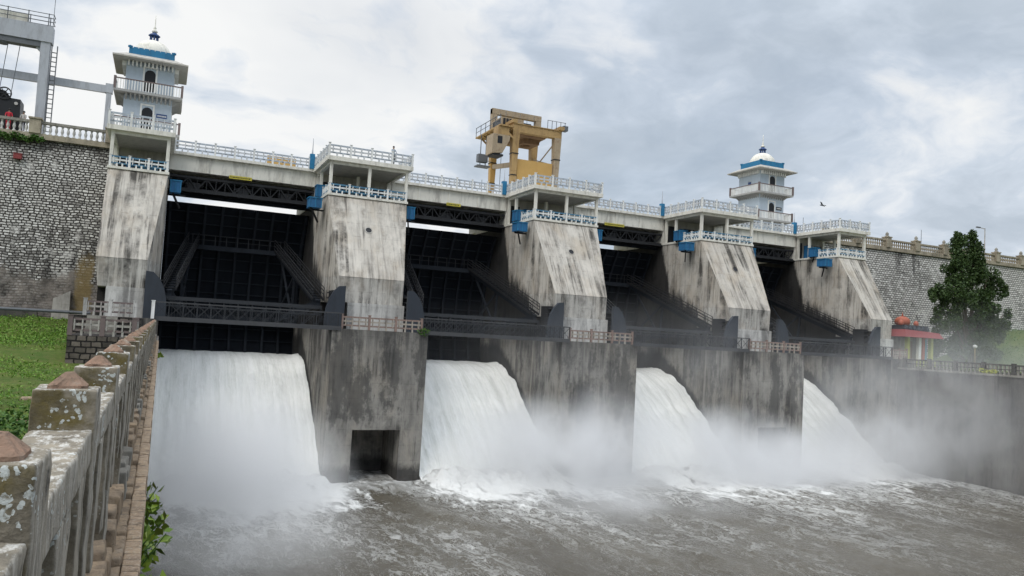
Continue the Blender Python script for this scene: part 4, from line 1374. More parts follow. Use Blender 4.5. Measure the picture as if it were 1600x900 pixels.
def make_tower(label, cx, y0, signmat):
    t = thing('dam_tower', label, 'tower', (cx, y0 + 2.15, ZDK), 'white towers on the dam')
    h = 2.15
    cy = y0 + h
    body = MB().box(cx - h, cx + h, y0, y0 + 2 * h, ZDK, 24.75).build('tower_body', M['towerwall'], t)
    # doors on the four sides of both storeys
    for zf in (18.05, 21.75):
        for sx_, sy_ in ((0, -1), (-1, 0), (1, 0), (0, 1)):
            b = MB()
            if sy_:
                b.prism(arch_panel(cx, cy + sy_ * (h + 0.012), zf, 0.98, 2.15), (0, 0.1 * -sy_, 0))
            else:
                b.prism([(cx + sx_ * (h + 0.012), cy + (p[0] - cx), p[2]) for p in arch_panel(cx, 0, zf, 0.98, 2.15)], (-0.1 * sx_, 0, 0))
            if sx_ == -1:
                b = MB().box(cx - h - 0.03, cx - h + 0.05, cy - 0.55, cy + 0.35, zf + 0.6, zf + 1.5)
                wd_ = b.build('window', M['greyblue'], body)
                MB().box(cx - h - 0.045, cx - h - 0.032, cy - 0.4, cy + 0.2, zf + 0.75, zf + 1.35).build('pane', M['signblue'], wd_)
                continue
            d = b.build('doorway', M['dark'], body)
            b = MB()
            for s2 in (-1, 1):
                if sy_:
                    b.box(cx + s2 * 0.57 - 0.08, cx + s2 * 0.57 + 0.08, min(cy + sy_ * h, cy + sy_ * (h + 0.06)), max(cy + sy_ * h, cy + sy_ * (h + 0.06)), zf, zf + 2.3)
                else:
                    b.box(min(cx + sx_ * h, cx + sx_ * (h + 0.06)), max(cx + sx_ * h, cx + sx_ * (h + 0.06)), cy + s2 * 0.57 - 0.08, cy + s2 * 0.57 + 0.08, zf, zf + 2.3)
            if sy_:
                b.box(cx - 0.65, cx + 0.65, min(cy + sy_ * h, cy + sy_ * (h + 0.06)), max(cy + sy_ * h, cy + sy_ * (h + 0.06)), zf + 2.3, zf + 2.46)
            b.build('door_frame', M['white'], body)
    for zf in (17.75, 21.45):
        o_ = 3.05
        fl = MB().box(cx - o_, cx + o_, cy - o_, cy + o_, zf - 0.22, zf).build('balcony', M['towergrey'], t)
        b = MB()
        for i in range(11):
            q = -h + 0.2 + (2 * h - 0.4) * i / 10
            for s2 in (-1, 1):
                y_ = cy + s2 * h
                b.prism([(cx + q - 0.07, y_, zf - 0.23), (cx + q - 0.07, y_ + s2 * 0.75, zf - 0.23), (cx + q - 0.07, y_, zf - 0.75)], (0.14, 0, 0))
                x_ = cx + s2 * h
                b.prism([(x_, cy + q - 0.07, zf - 0.23), (x_ + s2 * 0.75, cy + q - 0.07, zf - 0.23), (x_, cy + q - 0.07, zf - 0.75)], (0, 0.14, 0))
        b.build('corbel', M['towergrey'], fl)
        b = MB()
        r_ = o_ - 0.08
        rr = MB()
        for (ax, ay), (bx, by) in (((-r_, -r_), (r_, -r_)), ((-r_, -r_), (-r_, r_)), ((r_, -r_), (r_, r_)), ((-r_, r_), (r_, r_))):
            rr.bar((cx + ax, cy + ay, zf + 1.02), (cx + bx, cy + by, zf + 1.02), 0.14, 0.10)
            for i in range(1, 24):
                f = i / 24
                qx, qy = cx + ax + (bx - ax) * f, cy + ay + (by - ay) * f
                b.box(qx - 0.045, qx + 0.045, qy - 0.045, qy + 0.045, zf, zf + 0.97)
        for sx_ in (-1, 1):
            for sy_ in (-1, 1):
                rr.box(cx + sx_ * r_ - 0.11, cx + sx_ * r_ + 0.11, cy + sy_ * r_ - 0.11, cy + sy_ * r_ + 0.11, zf, zf + 1.18)
        ro = rr.build('balcony_rail', M['brownrail'], fl)
        b.build('baluster_row', M['white'], ro)
    # eave: sloping slab
    o_, i_ = 3.35, 2.2
    zb, zt = 24.55, 25.15
    b = MB()
    b.hexa([(cx - o_, cy - o_, zb), (cx + o_, cy - o_, zb), (cx + o_, cy + o_, zb), (cx - o_, cy + o_, zb), (cx - o_, cy - o_, zb + 0.14), (cx + o_, cy - o_, zb + 0.14), (cx + o_, cy + o_, zb + 0.14), (cx - o_, cy + o_, zb + 0.14)])
    b.hexa([(cx - o_ + 0.06, cy - o_ + 0.06, zb + 0.14), (cx + o_ - 0.06, cy - o_ + 0.06, zb + 0.14), (cx + o_ - 0.06, cy + o_ - 0.06, zb + 0.14), (cx - o_ + 0.06, cy + o_ - 0.06, zb + 0.14), (cx - i_, cy - i_, zt + 0.1), (cx + i_, cy - i_, zt + 0.1), (cx + i_, cy + i_, zt + 0.1), (cx - i_, cy + i_, zt + 0.1)])
    ev = b.build('eave', M['ceil'], t)
    MB().box(cx - o_ + 0.1, cx + o_ - 0.1, cy - o_ + 0.1, cy + o_ - 0.1, zb - 0.05, zb - 0.002).build('soffit', M['towergrey'], ev)
    b = MB()
    for i in range(12):
        q = -h + 0.2 + (2 * h - 0.4) * i / 11
        for s2 in (-1, 1):
            b.box(cx + q - 0.07, cx + q + 0.07, cy + s2 * (h + 0.2) - 0.2, cy + s2 * (h + 0.2) + 0.2, zb - 0.5, zb - 0.06)
            b.box(cx + s2 * (h + 0.2) - 0.2, cx + s2 * (h + 0.2) + 0.2, cy + q - 0.07, cy + q + 0.07, zb - 0.5, zb - 0.06)
    b.build('corbel', M['white'], ev)
    b = MB()
    b.box(cx - 2.05, cx + 2.05, cy - 2.05, cy + 2.05, zt + 0.1, zt + 0.74)
    for i in range(9):
        q = -1.95 + 3.9 * i / 8
        for s2 in (-1, 1):
            b.box(cx + q - 0.21, cx + q + 0.21, cy + s2 * 1.97 - 0.08, cy + s2 * 1.97 + 0.08, zt + 0.74, zt + 0.84 + (0.08 if i in (0, 8) else 0))
            b.box(cx + s2 * 1.97 - 0.08, cx + s2 * 1.97 + 0.08, cy + q - 0.21, cy + q + 0.21, zt + 0.74, zt + 0.84 + (0.08 if i in (0, 8) else 0))
    b.build('blue_crown', M['towerblue'], t)
    prof = [(1.84, 0.0), (1.84, 0.1)] + [(1.82 * math.cos(a), 0.12 + 1.78 * math.sin(a)) for a in np.linspace(0.05, 1.35, 10)]
    dm = MB().lathe((cx, cy, zt + 0.5), prof, 28).build('dome', M['cream'], t, True)
    z2 = zt + 0.5 + 1.82
    b = MB()
    for i in range(8):
        a = 2 * PI * i / 8
        b.cyl((cx + 0.34 * math.cos(a), cy + 0.34 * math.sin(a), z2), (cx + 0.34 * math.cos(a), cy + 0.34 * math.sin(a), z2 + 0.55), 0.07, 6)
    b.lathe((cx, cy, z2 + 0.55), [(0.56, 0), (0.53, 0.1), (0.32, 0.22), (0.2, 0.34)], 8)
    b.lathe((cx, cy, z2 - 0.05), [(0.5, 0), (0.46, 0.1)], 8)
    lt = b.build('lantern', M['signblue'], t)
    MB().lathe((cx, cy, z2 + 0.9), [(0.2, 0), (0.30, 0.12), (0.18, 0.28), (0.10, 0.42), (0.15, 0.5), (0.06, 0.62), (0.045, 1.0), (0.03, 1.8)], 10).build('finial', M['cream'], lt, True)
    sg = MB().box(cx + 0.82, cx + 1.78, y0 - 0.05, y0 - 0.01, 19.3, 19.72).build('name_board', signmat, body)
    b = MB()
    q = cx + 0.9
    while q < cx + 1.68:
        wd = random.uniform(0.03, 0.07)
        b.box(q, q + wd, y0 - 0.062, y0 - 0.051, 19.44, 19.58)
        q += wd + 0.03
    b.build('lettering', M['white'], sg)
    return t


make_tower('larger white tower with blue crowned dome on the left end of the dam', -2.72, 84.3, M['signblue'])
make_tower('smaller white tower with blue crowned dome, far off behind the deck on the right', 75.7, 84.3, M['black'])


# ------------------------------------------------------------------ yellow gantry crane
def make_crane():
    t = thing('gantry_crane', 'faded yellow gantry crane with ochre wall panel standing on the dam deck', 'crane', (37, 82, ZDK))
    xa, xb, ya, yb, zt = 34.35, 39.55, 79.2, 85.4, 22.5
    for x, y, m_ in ((xa, ya, 'crane'), (xb, ya, 'cranepale'), (xa, yb, 'yellow'), (xb, yb, 'crane')):
        b = MB()
        b.hexa([(x - 0.22, y - 0.25, ZDK + 0.3), (x + 0.22, y - 0.25, ZDK + 0.3), (x + 0.22, y + 0.25, ZDK + 0.3), (x - 0.22, y + 0.25, ZDK + 0.3), (x - 0.42, y - 0.42, zt), (x + 0.42, y - 0.42, zt), (x + 0.42, y + 0.42, zt), (x - 0.42, y + 0.42, zt)])
        lg = b.build('leg', M[m_], t)
        MB().box(x - 0.5, x + 0.5, y - 0.3, y + 0.3, ZDK, ZDK + 0.3).build('wheel_block', M['steel'], lg)
        for z in (17.6, 20.0):
            s_ = 0.22 + 0.2 * (z - ZDK) / (zt - ZDK) + 0.04
            MB().box(x - s_, x + s_, y - s_ - 0.03, y + s_ + 0.03, z, z + 0.1).build('flange', M['steel'], lg)
    for y in (ya, yb):
        b = MB()
        b.box(xa - 0.4, xb + 0.45, y - 0.35, y + 0.35, zt + 0.002, zt + 0.85)
        b.box(xa - 0.4, xb + 0.45, y - 0.45, y + 0.45, zt + 0.85, zt + 0.93)
        b.build('girder', M['crane'], t)
    for x in (xa - 0.25, xb + 0.25):
        b = MB().box(x - 0.3, x + 0.3, ya - 0.5 if x < 36 else ya - 0.8, yb + 0.6, zt + 0.94, zt + 1.3)
        b.build('end_beam', M['crane'], t)
    for p, q, w_, h_ in (((xa, ya + 0.4, 18.9), (xa, yb - 0.3, 19.6), 0.35, 0.5), ((xb, ya + 0.4, 18.9), (xb, yb - 0.3, 19.6), 0.35, 0.5),
                         ((xb, ya + 0.3, 22.2), (xb, yb - 0.3, 19.9), 0.1, 0.12), ((xb - 0.13, ya + 0.3, 19.5), (xb - 0.13, yb - 0.3, 21.2), 0.1, 0.12)):
        MB().bar(p, q, w_, h_).build('side_strut', M['cranepale'], t)
    MB().box(xa + 0.45, xb - 0.42, ya - 0.08, ya + 0.06, ZDK + 0.4, 19.55).build('wall_panel', M['yellow'], t)
    # trolley deck and underslung hoist
    b = MB()
    b.box(xa + 0.5, xb - 1.0, ya + 0.9, yb - 0.4, zt + 0.0, zt + 0.5)
    b.box(xa + 1.9, xb - 1.3, ya + 1.8, yb - 2.0, zt - 0.55, zt - 0.003)
    b.cyl((xa + 2.3, ya + 3.0, zt - 0.6), (xa + 3.1, ya + 3.0, zt - 0.6), 0.3, 12)
    b.build('hoist_trolley', M['cranerust'], t)
    for x, y in ((xa + 0.9, ya + 3), (xa + 1.3, ya + 3), (xa + 0.4, ya + 4.6)):
        MB().cyl((x, y, ZDK + 0.1), (x, y, zt), 0.03, 5).build('hoist_rope', M['steel'], t)
    # machinery house with dark openings
    hs = MB().box(xa - 1.0, xa + 1.75, ya + 1.7, yb - 1.6, zt + 0.94, zt + 2.0).build('machine_house', M['cranepale'], t)
    b = MB()
    for i in range(4):
        b.box(xa - 0.8 + i * 0.38, xa - 0.52 + i * 0.38, ya + 1.66, ya + 1.69, zt + 1.1, zt + 1.88)
    b.build('opening', M['dark'], hs)
    MB().box(xa - 1.03, xa - 1.005, ya + 2.0, yb - 2.0, zt + 1.1, zt + 1.85).build('opening', M['dark'], hs)
    MB().box(xa + 1.8, xa + 2.8, ya + 1.9, ya + 2.9, zt + 0.95, zt + 1.75).build('motor_housing', M['black'], t)
    # portal frame on the far girder
    b = MB()
    b.box(xa - 0.5, xa + 0.2, yb - 0.3, yb + 0.3, zt + 0.94, 26.55)
    b.box(xb + 0.05, xb + 0.75, yb - 0.3, yb + 0.3, zt + 0.94, 26.55)
    b.box(xa - 0.5, xb + 0.75, yb - 0.32, yb + 0.32, 25.95, 26.6)
    b.build('portal_frame', M['cranepale'], t)
    # cantilever walkway on the left with brackets and rail
    b = MB()
    b.box(xa - 2.2, xa - 0.5, ya - 0.9, yb + 0.3, zt + 0.25, zt + 0.4)
    for i in range(7):
        y = ya - 0.6 + i * 1.05
        b.bar((xa - 0.4, y, zt - 0.9), (xa - 1.9, y, zt + 0.3), 0.12, 0.2)
    pf = b.build('walkway', M['crane'], t)
    b = MB()
    for i in range(6):
        y = ya - 0.85 + i * 1.45
        b.box(xa - 2.2, xa - 2.14, y - 0.03, y + 0.03, zt + 0.4, zt + 1.5)
    b.box(xa - 2.2, xa - 2.15, ya - 0.9, yb + 0.3, zt + 1.44, zt + 1.5)
    b.box(xa - 2.2, xa - 2.15, ya - 0.9, yb + 0.3, zt + 0.9, zt + 0.94)
    b.build('handrail', M['greydark'], pf)
    b = MB()
    for i in range(5):
        x = xb - 1.4 + i * 0.55
        b.box(x - 0.025, x + 0.025, ya - 0.4, ya - 0.34, zt + 0.93, zt + 1.9)
    b.box(xb - 1.4, xb + 0.9, ya - 0.4, ya - 0.36, zt + 1.85, zt + 1.9)
    b.build('handrail', M['greydark'], pf)
    # driver's cab: trapezoid with a window
    cb = MB()
    y0, y1 = ya - 0.9, ya + 0.9
    cb.prism([(xa - 2.95, y0, 21.75), (xa - 0.9, y0, 21.75), (xa - 1.0, y0, 21.2), (xa - 1.75, y0, 19.75), (xa - 3.0, y0, 19.6)], (0, y1 - y0, 0))
    cab = cb.build('driver_cab', M['cranepale'], t)
    MB().box(xa - 2.4, xa - 1.85, y0 - 0.03, y0 - 0.005, 20.75, 21.55).build('window', M['black'], cab)
    MB().box(xa - 2.8, xa - 1.6, y0 + 0.1, y1 - 0.1, 19.4, 19.6).build('cab_base', M['steel'], cab)
    MB().box(xa - 2.3, xa - 1.0, y0 + 0.2, y1 - 0.2, 21.75, 22.7).build('cab_hanger', M['crane'], cab)
    # hanging service cage
    b = MB()
    for x in (xa - 2.4, xa - 1.75):
        b.box(x - 0.04, x + 0.04, ya + 4.0, ya + 4.08, 19.2, zt + 0.2)
    b.box(xa - 2.9, xa - 1.3, ya + 3.5, ya + 4.6, 18.95, 19.1)
    b.box(xa - 2.75, xa - 1.6, ya + 3.7, ya + 4.4, 19.5, 20.4)
    b.box(xa - 2.9, xa - 1.3, ya + 3.5, ya + 3.54, 19.6, 19.66)
    b.build('service_cage', M['greydark'], t)
    b = MB()
    b.box(xb + 0.5, xb + 1.1, ya - 0.6, ya + 0.1, zt + 0.95, zt + 1.5)
    b.box(xa - 2.0, xa - 1.5, ya + 0.6, ya + 1.2, zt + 0.42, zt + 1.0)
    b.build('lamp_box', M['greydark'], t)
    b = MB()
    for i in range(5):
        b.box(xa + 0.2 + i * 0.9, xa + 0.24 + i * 0.9, ya + 3.4, ya + 3.44, zt + 2.1, zt + 3.2 - 0.4 * (i % 2))
    b.build('aerial', M['greydark'], t)


make_crane()


# ------------------------------------------------------------------ grey gantry at the left edge
def make_gantry():
    t = thing('grey_gantry', 'pale grey steel gantry with railed top beam standing on the left dam wall', 'gantry', (-16, 80, ZDK))
    for x in (-11.05, -25.5):
        b = MB()
        b.hexa([(x - 0.36, 79.6, ZDK), (x + 0.36, 79.6, ZDK), (x + 0.36, 80.4, ZDK), (x - 0.36, 80.4, ZDK), (x - 0.42, 79.55, 23.5), (x + 0.30, 79.55, 23.5), (x + 0.30, 80.45, 23.5), (x - 0.42, 80.45, 23.5)])
        b.prism([(x - 0.40, 79.7, 23.5), (x - 1.3, 79.7, 23.5), (x - 0.40, 79.7, 22.6)], (0, 0.6, 0))
        b.build('leg', M['grey'], t)
    b = MB()
    for z in np.arange(15.2, 23.0, 0.42):
        b.box(-10.62, -10.22, 79.95, 80.05, z, z + 0.06)
    b.box(-10.24, -10.17, 79.9, 80.1, ZDK, 23.4)
    b.box(-10.66, -10.60, 79.9, 80.1, ZDK, 23.4)
    b.build('ladder', M['greydark'], t)
    tb = MB()
    tb.box(-27, -10.6, 79.45, 80.55, 23.5, 24.95)
    bm_ = tb.build('top_beam', M['grey'], t)
    MB().box(-27, -11.5, 79.55, 80.45, 23.0, 23.49).build('lower_flange', M['greydark'], bm_)
    b = MB()
    for x in np.arange(-26.5, -10.4, 1.55):
        b.box(x - 0.035, x + 0.035, 79.45, 79.52, 24.95, 26.05)
        b.box(x - 0.035, x + 0.035, 80.48, 80.55, 24.95, 26.05)
    for z in (25.3, 25.65, 26.0):
        for y in (79.48, 80.52):
            b.bar((-27, y, z), (-10.6, y, z), 0.05, 0.05)
        b.bar((-10.62, 79.48, z), (-10.62, 80.52, z), 0.05, 0.05)
    b.bar((-10.7, 80, 24.9), (-10.7, 80, 27.6), 0.04, 0.04)
    b.build('handrail', M['greydark'], bm_)
    MB().box(-17.5, -12.6, 79.7, 80.3, 24.95, 25.7).build('winch_cover', M['cream'], t)
    MB().lathe((-14.35, 80, 22.75), [(0.1, 0), (0.42, 0.08), (0.42, 0.6), (0.3, 0.75)], 12).build('pulley_block', M['greydark'], t, True)
    for x in (-15.1, -14.2, -13.3):
        MB().bar((x + 0.25, 80, 23.0), (x - 0.15, 80, 17.8), 0.05, 0.05).build('hoist_rope', M['greydark'], t)


make_gantry()
t = thing('steel_goalpost', 'slim grey steel beam on a post, passing behind the grey gantry leg', 'beam frame', (-16, 81.3, ZDK))
MB().box(-26, -5.75, 81.2, 81.5, 20.25, 20.95).build('cross_beam', M['grey'], t)
for x in (-5.95, -25.7):
    b = MB().box(x - 0.2, x + 0.2, 81.05, 81.65, ZDK, 20.25)
    b.box(x - 0.3, x + 0.3, 81.0, 81.7, 20.25, 21.1)
    b.build('post', M['grey'], t)

t = thing('winch_machine', 'black boxy winch machine with spoked wheel behind the left parapet', 'machine', (-15, 79, ZDK))
MB().hexa([(-18.5, 78.2, ZDK), (-12.25, 78.2, ZDK), (-12.25, 80.0, ZDK), (-18.5, 80.0, ZDK), (-18.5, 78.2, 17.95), (-12.35, 78.2, 17.75), (-12.35, 80.0, 17.75), (-18.5, 80.0, 17.95)]).build('housing', M['black'], t)
b = MB()
b.prism([(-14.7, 78.3, 17.9), (-13.1, 78.3, 17.85), (-13.5, 78.3, 18.35), (-14.3, 78.3, 18.5)], (0, 1.2, 0))
b.build('hood', M['black'], t)
b = MB()
for i in range(16):
    a0, a1 = 2 * PI * i / 16, 2 * PI * (i + 1) / 16
    b.bar((-13.55 + 0.5 * math.cos(a0), 78.15, 18.1 + 0.5 * math.sin(a0)), (-13.55 + 0.5 * math.cos(a1), 78.15, 18.1 + 0.5 * math.sin(a1)), 0.1, 0.1)
for i in range(3):
    a = PI * i / 3
    b.bar((-13.55 - 0.48 * math.cos(a), 78.15, 18.1 - 0.48 * math.sin(a)), (-13.55 + 0.48 * math.cos(a), 78.15, 18.1 + 0.48 * math.sin(a)), 0.06, 0.06)
b.build('wheel', M['steel'], t)
MB().cyl((-12.65, 78.22, 17.35), (-12.65, 78.12, 17.35), 0.14, 10).build('dial', M['palecloth'], t)


# ------------------------------------------------------------------ people
def person(loc, rz, top, bottom, label, pose):
    """one continuous skinned figure; hair is a child"""
    J = {'pel': (0, 0, 0.93), 'bel': (0, 0, 1.08), 'che': (0, 0.0, 1.30), 'nb': (0, 0, 1.45), 'nk': (0, -0.01, 1.53), 'hd': (0, -0.02, 1.66)}
    R_ = {'pel': (0.15, 0.10), 'bel': (0.135, 0.095), 'che': (0.165, 0.11), 'nb': (0.08, 0.065), 'nk': (0.052, 0.055), 'hd': (0.085, 0.105)}
    ed = [('pel', 'bel'), ('bel', 'che'), ('che', 'nb'), ('nb', 'nk'), ('nk', 'hd')]
    for s, c in ((-1, 'l'), (1, 'r')):
        fw = pose.get(c, 0.0)
        J.update({'sh' + c: (s * 0.19, 0, 1.41), 'el' + c: (s * 0.25, 0.02 - 0.25 * fw, 1.13 + 0.1 * fw), 'wr' + c: (s * (0.25 - 0.06 * fw), -0.06 - 0.42 * fw, 0.90 + 0.28 * fw), 'hn' + c: (s * (0.245 - 0.08 * fw), -0.09 - 0.5 * fw, 0.81 + 0.34 * fw),
                  'hp' + c: (s * 0.10, 0, 0.88), 'kn' + c: (s * 0.11, -0.03, 0.49), 'an' + c: (s * 0.11, 0.02, 0.09), 'to' + c: (s * 0.12, -0.15, 0.035)})
        R_.update({'sh' + c: (0.075, 0.07), 'el' + c: (0.045, 0.045), 'wr' + c: (0.032, 0.03), 'hn' + c: (0.035, 0.022), 'hp' + c: (0.10, 0.105), 'kn' + c: (0.062, 0.065), 'an' + c: (0.042, 0.05), 'to' + c: (0.042, 0.03)})
        ed += [('nb', 'sh' + c), ('sh' + c, 'el' + c), ('el' + c, 'wr' + c), ('wr' + c, 'hn' + c), ('pel', 'hp' + c), ('hp' + c, 'kn' + c), ('kn' + c, 'an' + c), ('an' + c, 'to' + c)]
    names = list(J)
    me = bpy.data.meshes.new('person')
    me.from_pydata([J[n] for n in names], [(names.index(a), names.index(c)) for a, c in ed], [])
    o = bpy.data.objects.new('person', me)
    COL.objects.link(o)
    md = o.modifiers.new('skin', 'SKIN')
    o.modifiers.new('sub', 'SUBSURF').levels = 2
    for i, n in enumerate(names):
        me.skin_vertices[0].data[i].radius = R_[n]
        me.skin_vertices[0].data[i].use_root = (n == 'pel')
    dg = bpy.context.evaluated_depsgraph_get()
    nm = bpy.data.meshes.new_from_object(o.evaluated_get(dg))
    o.modifiers.clear()
    o.data = nm
    nm.materials.clear()
    for k in ('skin', top, bottom):
        nm.materials.append(M[k])
    for p in nm.polygons:
        x, y, z = p.center
        p.use_smooth = True
        p.material_index = 0 if (z > 1.47 or (abs(x) > 0.16 and z < 1.16 and abs(x) > 0.2) or z < 0.08) else (1 if z > 0.95 else 2)
    o.location = loc
    o.rotation_euler = (0, 0, rz)
    tag(o, label, 'person')
    hb_ = MB()
    prof = [(0.102 * math.cos(a), 0.125 * math.sin(a)) for a in np.linspace(-0.1, 1.5, 7)]
    hb_.lathe((0, 0.005, 1.675), prof, 12)
    h = hb_.build('hair', M['hair'], None, True)
    h.parent = o
    return o


person((-13.0, 77.7, ZDK + 0.1), 0.1, 'redcloth', 'redcloth', 'person in red clothes standing at the left parapet by the black machine', {'l': 0.4, 'r': 0.3})
person((-11.95, 77.8, ZDK + 0.1), -0.3, 'palecloth', 'darkcloth', 'person in pale shirt behind the parapet left of the grey gantry leg', {'l': 0.2, 'r': 0.5})
person((18.35, YP + 0.15, ZR + 0.42), 0.2, 'greyblue', 'darkcloth', 'person leaning at roof railing of the culvert pier pavilion', {'l': 0.8, 'r': 0.6})

# ------------------------------------------------------------------ lamp posts, masts, birds
def mast(x, y, z, h, label):
    t = thing('thin_mast', label, 'mast', (x, y, z), 'thin masts along the dam')
    MB().cyl((x, y, z), (x, y, z + h), 0.05, 6, 0.03).build('pole', M['greydark'], t)
    MB().box(x - 0.12, x + 0.12, y - 0.12, y + 0.12, z, z + 0.3).build('pole_base', M['coping'], t)


mast(30.9, 79.6, ZDK, 1.9, 'short thin mast on the deck just left of the yellow crane')
mast(76.4, 79.0, ZDK + 0.07, 2.7, 'thin mast rising behind the rightmost short pavilion')
mast(97.6, 78.2, 14.75, 3.4, 'thin mast behind the right stone parapet, left of the tree')
t = thing('street_lamp', 'tall street lamp with short arm on the dam beyond the tree', 'street lamp', (112.2, 79, 14.75))
MB().cyl((112.2, 79, 14.75), (112.2, 79, 20.0), 0.09, 8, 0.06).build('pole', M['plaster'], t)
MB().bar((112.2, 79, 19.9), (110.9, 79, 20.0), 0.09, 0.09).build('arm', M['plaster'], t)
MB().box(110.3, 111.1, 78.88, 79.12, 19.9, 20.08).build('lamp_head', M['greydark'], t)
t = thing('bollard_lamp', 'short white topped lamp post on the far bank in front of the tree', 'lamp', (91.2, 65.2, -0.9))
MB().cyl((91.2, 65.2, -0.9), (91.2, 65.2, 1.55), 0.10, 8).build('pole', M['yellowstone'], t)
MB().lathe((91.2, 65.2, 1.55), [(0.14, 0), (0.26, 0.12), (0.26, 0.3), (0.1, 0.42)], 10).build('lamp_head', M['white'], t, True)


def bird(loc, label, s=1.0, rz=0.4):
    b = MB()
    n = 10
    prof = [(0.012, -0.2), (0.05, -0.14), (0.075, -0.02), (0.06, 0.1), (0.045, 0.16), (0.05, 0.2), (0.012, 0.27)]
    vs0 = len(b.v)
    b.lathe((0, 0, 0), prof, n)
    b.v = [(p[0], p[2], p[1]) for p in b.v]
    for sx_ in (-1, 1):
        b.prism([(sx_ * 0.03, 0.12, 0.02), (sx_ * 0.28, 0.16, 0.16), (sx_ * 0.55, 0.02, 0.10), (sx_ * 0.28, 0.0, 0.14), (sx_ * 0.03, -0.06, 0.02)], (0, 0, 0.015))
    b.prism([(-0.03, -0.16, 0), (0.03, -0.16, 0), (0.08, -0.34, 0), (-0.08, -0.34, 0)], (0, 0, 0.012))
    o = b.build('bird', M['greydark'])
    o.location, o.rotation_euler, o.scale = loc, (0.2, 0.3, rz), (s, s, s)
    tag(o, label, 'bird')


bird((70.6, 70.0, 17.4), 'dark bird flying right of the far tower', 1.3)


# ------------------------------------------------------------------ foliage helpers
def leaf_mesh(name, pts, sizes, mat, parent=None, aspect=1.7, droop=0.0, origin=None):
    pts = np.asarray(pts, dtype=np.float64)
    n = len(pts)
    sizes = np.broadcast_to(np.asarray(sizes, dtype=np.float64), (n,))
    d = RNG.normal(size=(n, 3))
    d[:, 2] += droop
    d /= np.linalg.norm(d, axis=1)[:, None]
    e = RNG.normal(size=(n, 3))
    e -= d * np.sum(e * d, axis=1)[:, None]
    e /= np.linalg.norm(e, axis=1)[:, None]
    nn = np.cross(d, e)
    L = sizes[:, None]
    W = L / aspect
    tip = pts + d * L * 0.5
    bot = pts - d * L * 0.5
    l = pts + e * W * 0.5 + nn * W * 0.12
    r = pts - e * W * 0.5 + nn * W * 0.12
    V = np.stack([bot, l, tip, r], 1).reshape(-1, 3)
    if parent is not None:
        V = V - np.array(off(parent))[None]
    me = bpy.data.meshes.new(name)
    me.vertices.add(4 * n)
    me.vertices.foreach_set('co', V.astype(np.float32).ravel())
    me.loops.add(4 * n)
    me.loops.foreach_set('vertex_index', np.arange(4 * n, dtype=np.int32))
    me.polygons.add(n)
    me.polygons.foreach_set('loop_start', np.arange(0, 4 * n, 4, dtype=np.int32))
    me.update(calc_edges=True)
    me.materials.append(mat)
    o = bpy.data.objects.new(name, me)
    COL.objects.link(o)
    o.parent = parent
    return o


def clump_points(c, r, n, k=(1, 1, 1)):
    v = RNG.normal(size=(n, 3))
    v /= np.linalg.norm(v, axis=1)[:, None]
    rad = r * RNG.uniform(0.25, 1.0, size=(n, 1)) ** 0.5
    return np.asarray(c)[None] + v * rad * np.asarray(k)[None]


def make_tree(label, base, lobes, name='evergreen_tree', leaf=0.30, mat='treeleaf', dens=900, trunk_r=0.35, group=None):
    t = thing(name, label, 'tree', base, group)
    bx, by, bz = base
    P = []
    tr = MB()
    top = max(l[2] for l in lobes)
    tr.cyl((bx, by, bz - 0.3), (bx + 0.15, by, bz + top * 0.5), trunk_r, 9, trunk_r * 0.55)
    for (lx, ly, lz, lr, lh) in lobes:
        tr.cyl((bx + lx * 0.25, by + ly * 0.25, bz + max(0.6, lz * 0.3)), (bx + lx, by + ly, bz + lz + lh * 0.3), trunk_r * 0.4, 6, 0.05)
        n = max(7, int(13 * lr * lh / 3))
        for i in range(n):
            v = RNG.normal(size=3)
            v /= np.linalg.norm(v)
            f = RNG.uniform(0.35, 1.0)
            hz = v[2] * lh * f
            taper = 1.0 - 0.55 * max(0, hz / lh)
            c = (bx + lx + v[0] * lr * f * taper, by + ly + v[1] * lr * f * taper, bz + lz + hz)
            P.append(clump_points(c, RNG.uniform(0.35, 0.80), int(dens * RNG.uniform(0.5, 1.1) / 9), (1, 1, 1.25)))
    P = np.concatenate(P)
    P = P[P[:, 2] > bz + 0.3]
    tr.build('trunk', M['bark'], t)
    leaf_mesh('crown', P, RNG.uniform(leaf * 0.6, leaf * 1.3, size=len(P)), M[mat], t)
    return t


# the dark evergreen on the far bank: two spires and several side lobes
make_tree('big dark evergreen tree with two spires on the far bank', (92.2, 66.5, -0.7),
          [(-2.6, 0, 15.7, 0.45, 1.2), (-0.1, 0, 15.5, 0.45, 1.3), (-2.6, 0, 14.0, 0.95, 2.6), (-2.6, 0.2, 11.4, 1.9, 2.4), (-3.3, -0.3, 8.6, 2.6, 2.2), (-5.6, 0, 8.9, 1.5, 1.4), (-4.9, 0, 5.6, 1.8, 2.6), (-4.3, 0.2, 2.6, 1.5, 2.0),
           (-2.3, 0, 12.9, 1.3, 1.6), (0.0, 0, 14.2, 0.9, 1.8), (0.3, 0, 12.6, 1.4, 2.2), (0.7, 0.3, 10.8, 2.2, 2.4), (3.0, 0, 11.5, 1.8, 1.6), (4.3, 0.2, 9.7, 1.7, 1.4), (1.4, 0, 7.8, 3.0, 2.6), (1.0, 0.2, 4.8, 3.0, 2.8), (0.6, 0, 2.2, 2.9, 2.2), (6.0, 0, 6.3, 1.3, 1.5), (5.0, 0, 4.6, 1.4, 1.4), (3.6, 0.4, 5.0, 1.6, 2.4), (2.6, 0.2, 1.9, 1.8, 1.6)], dens=1700, leaf=0.32)
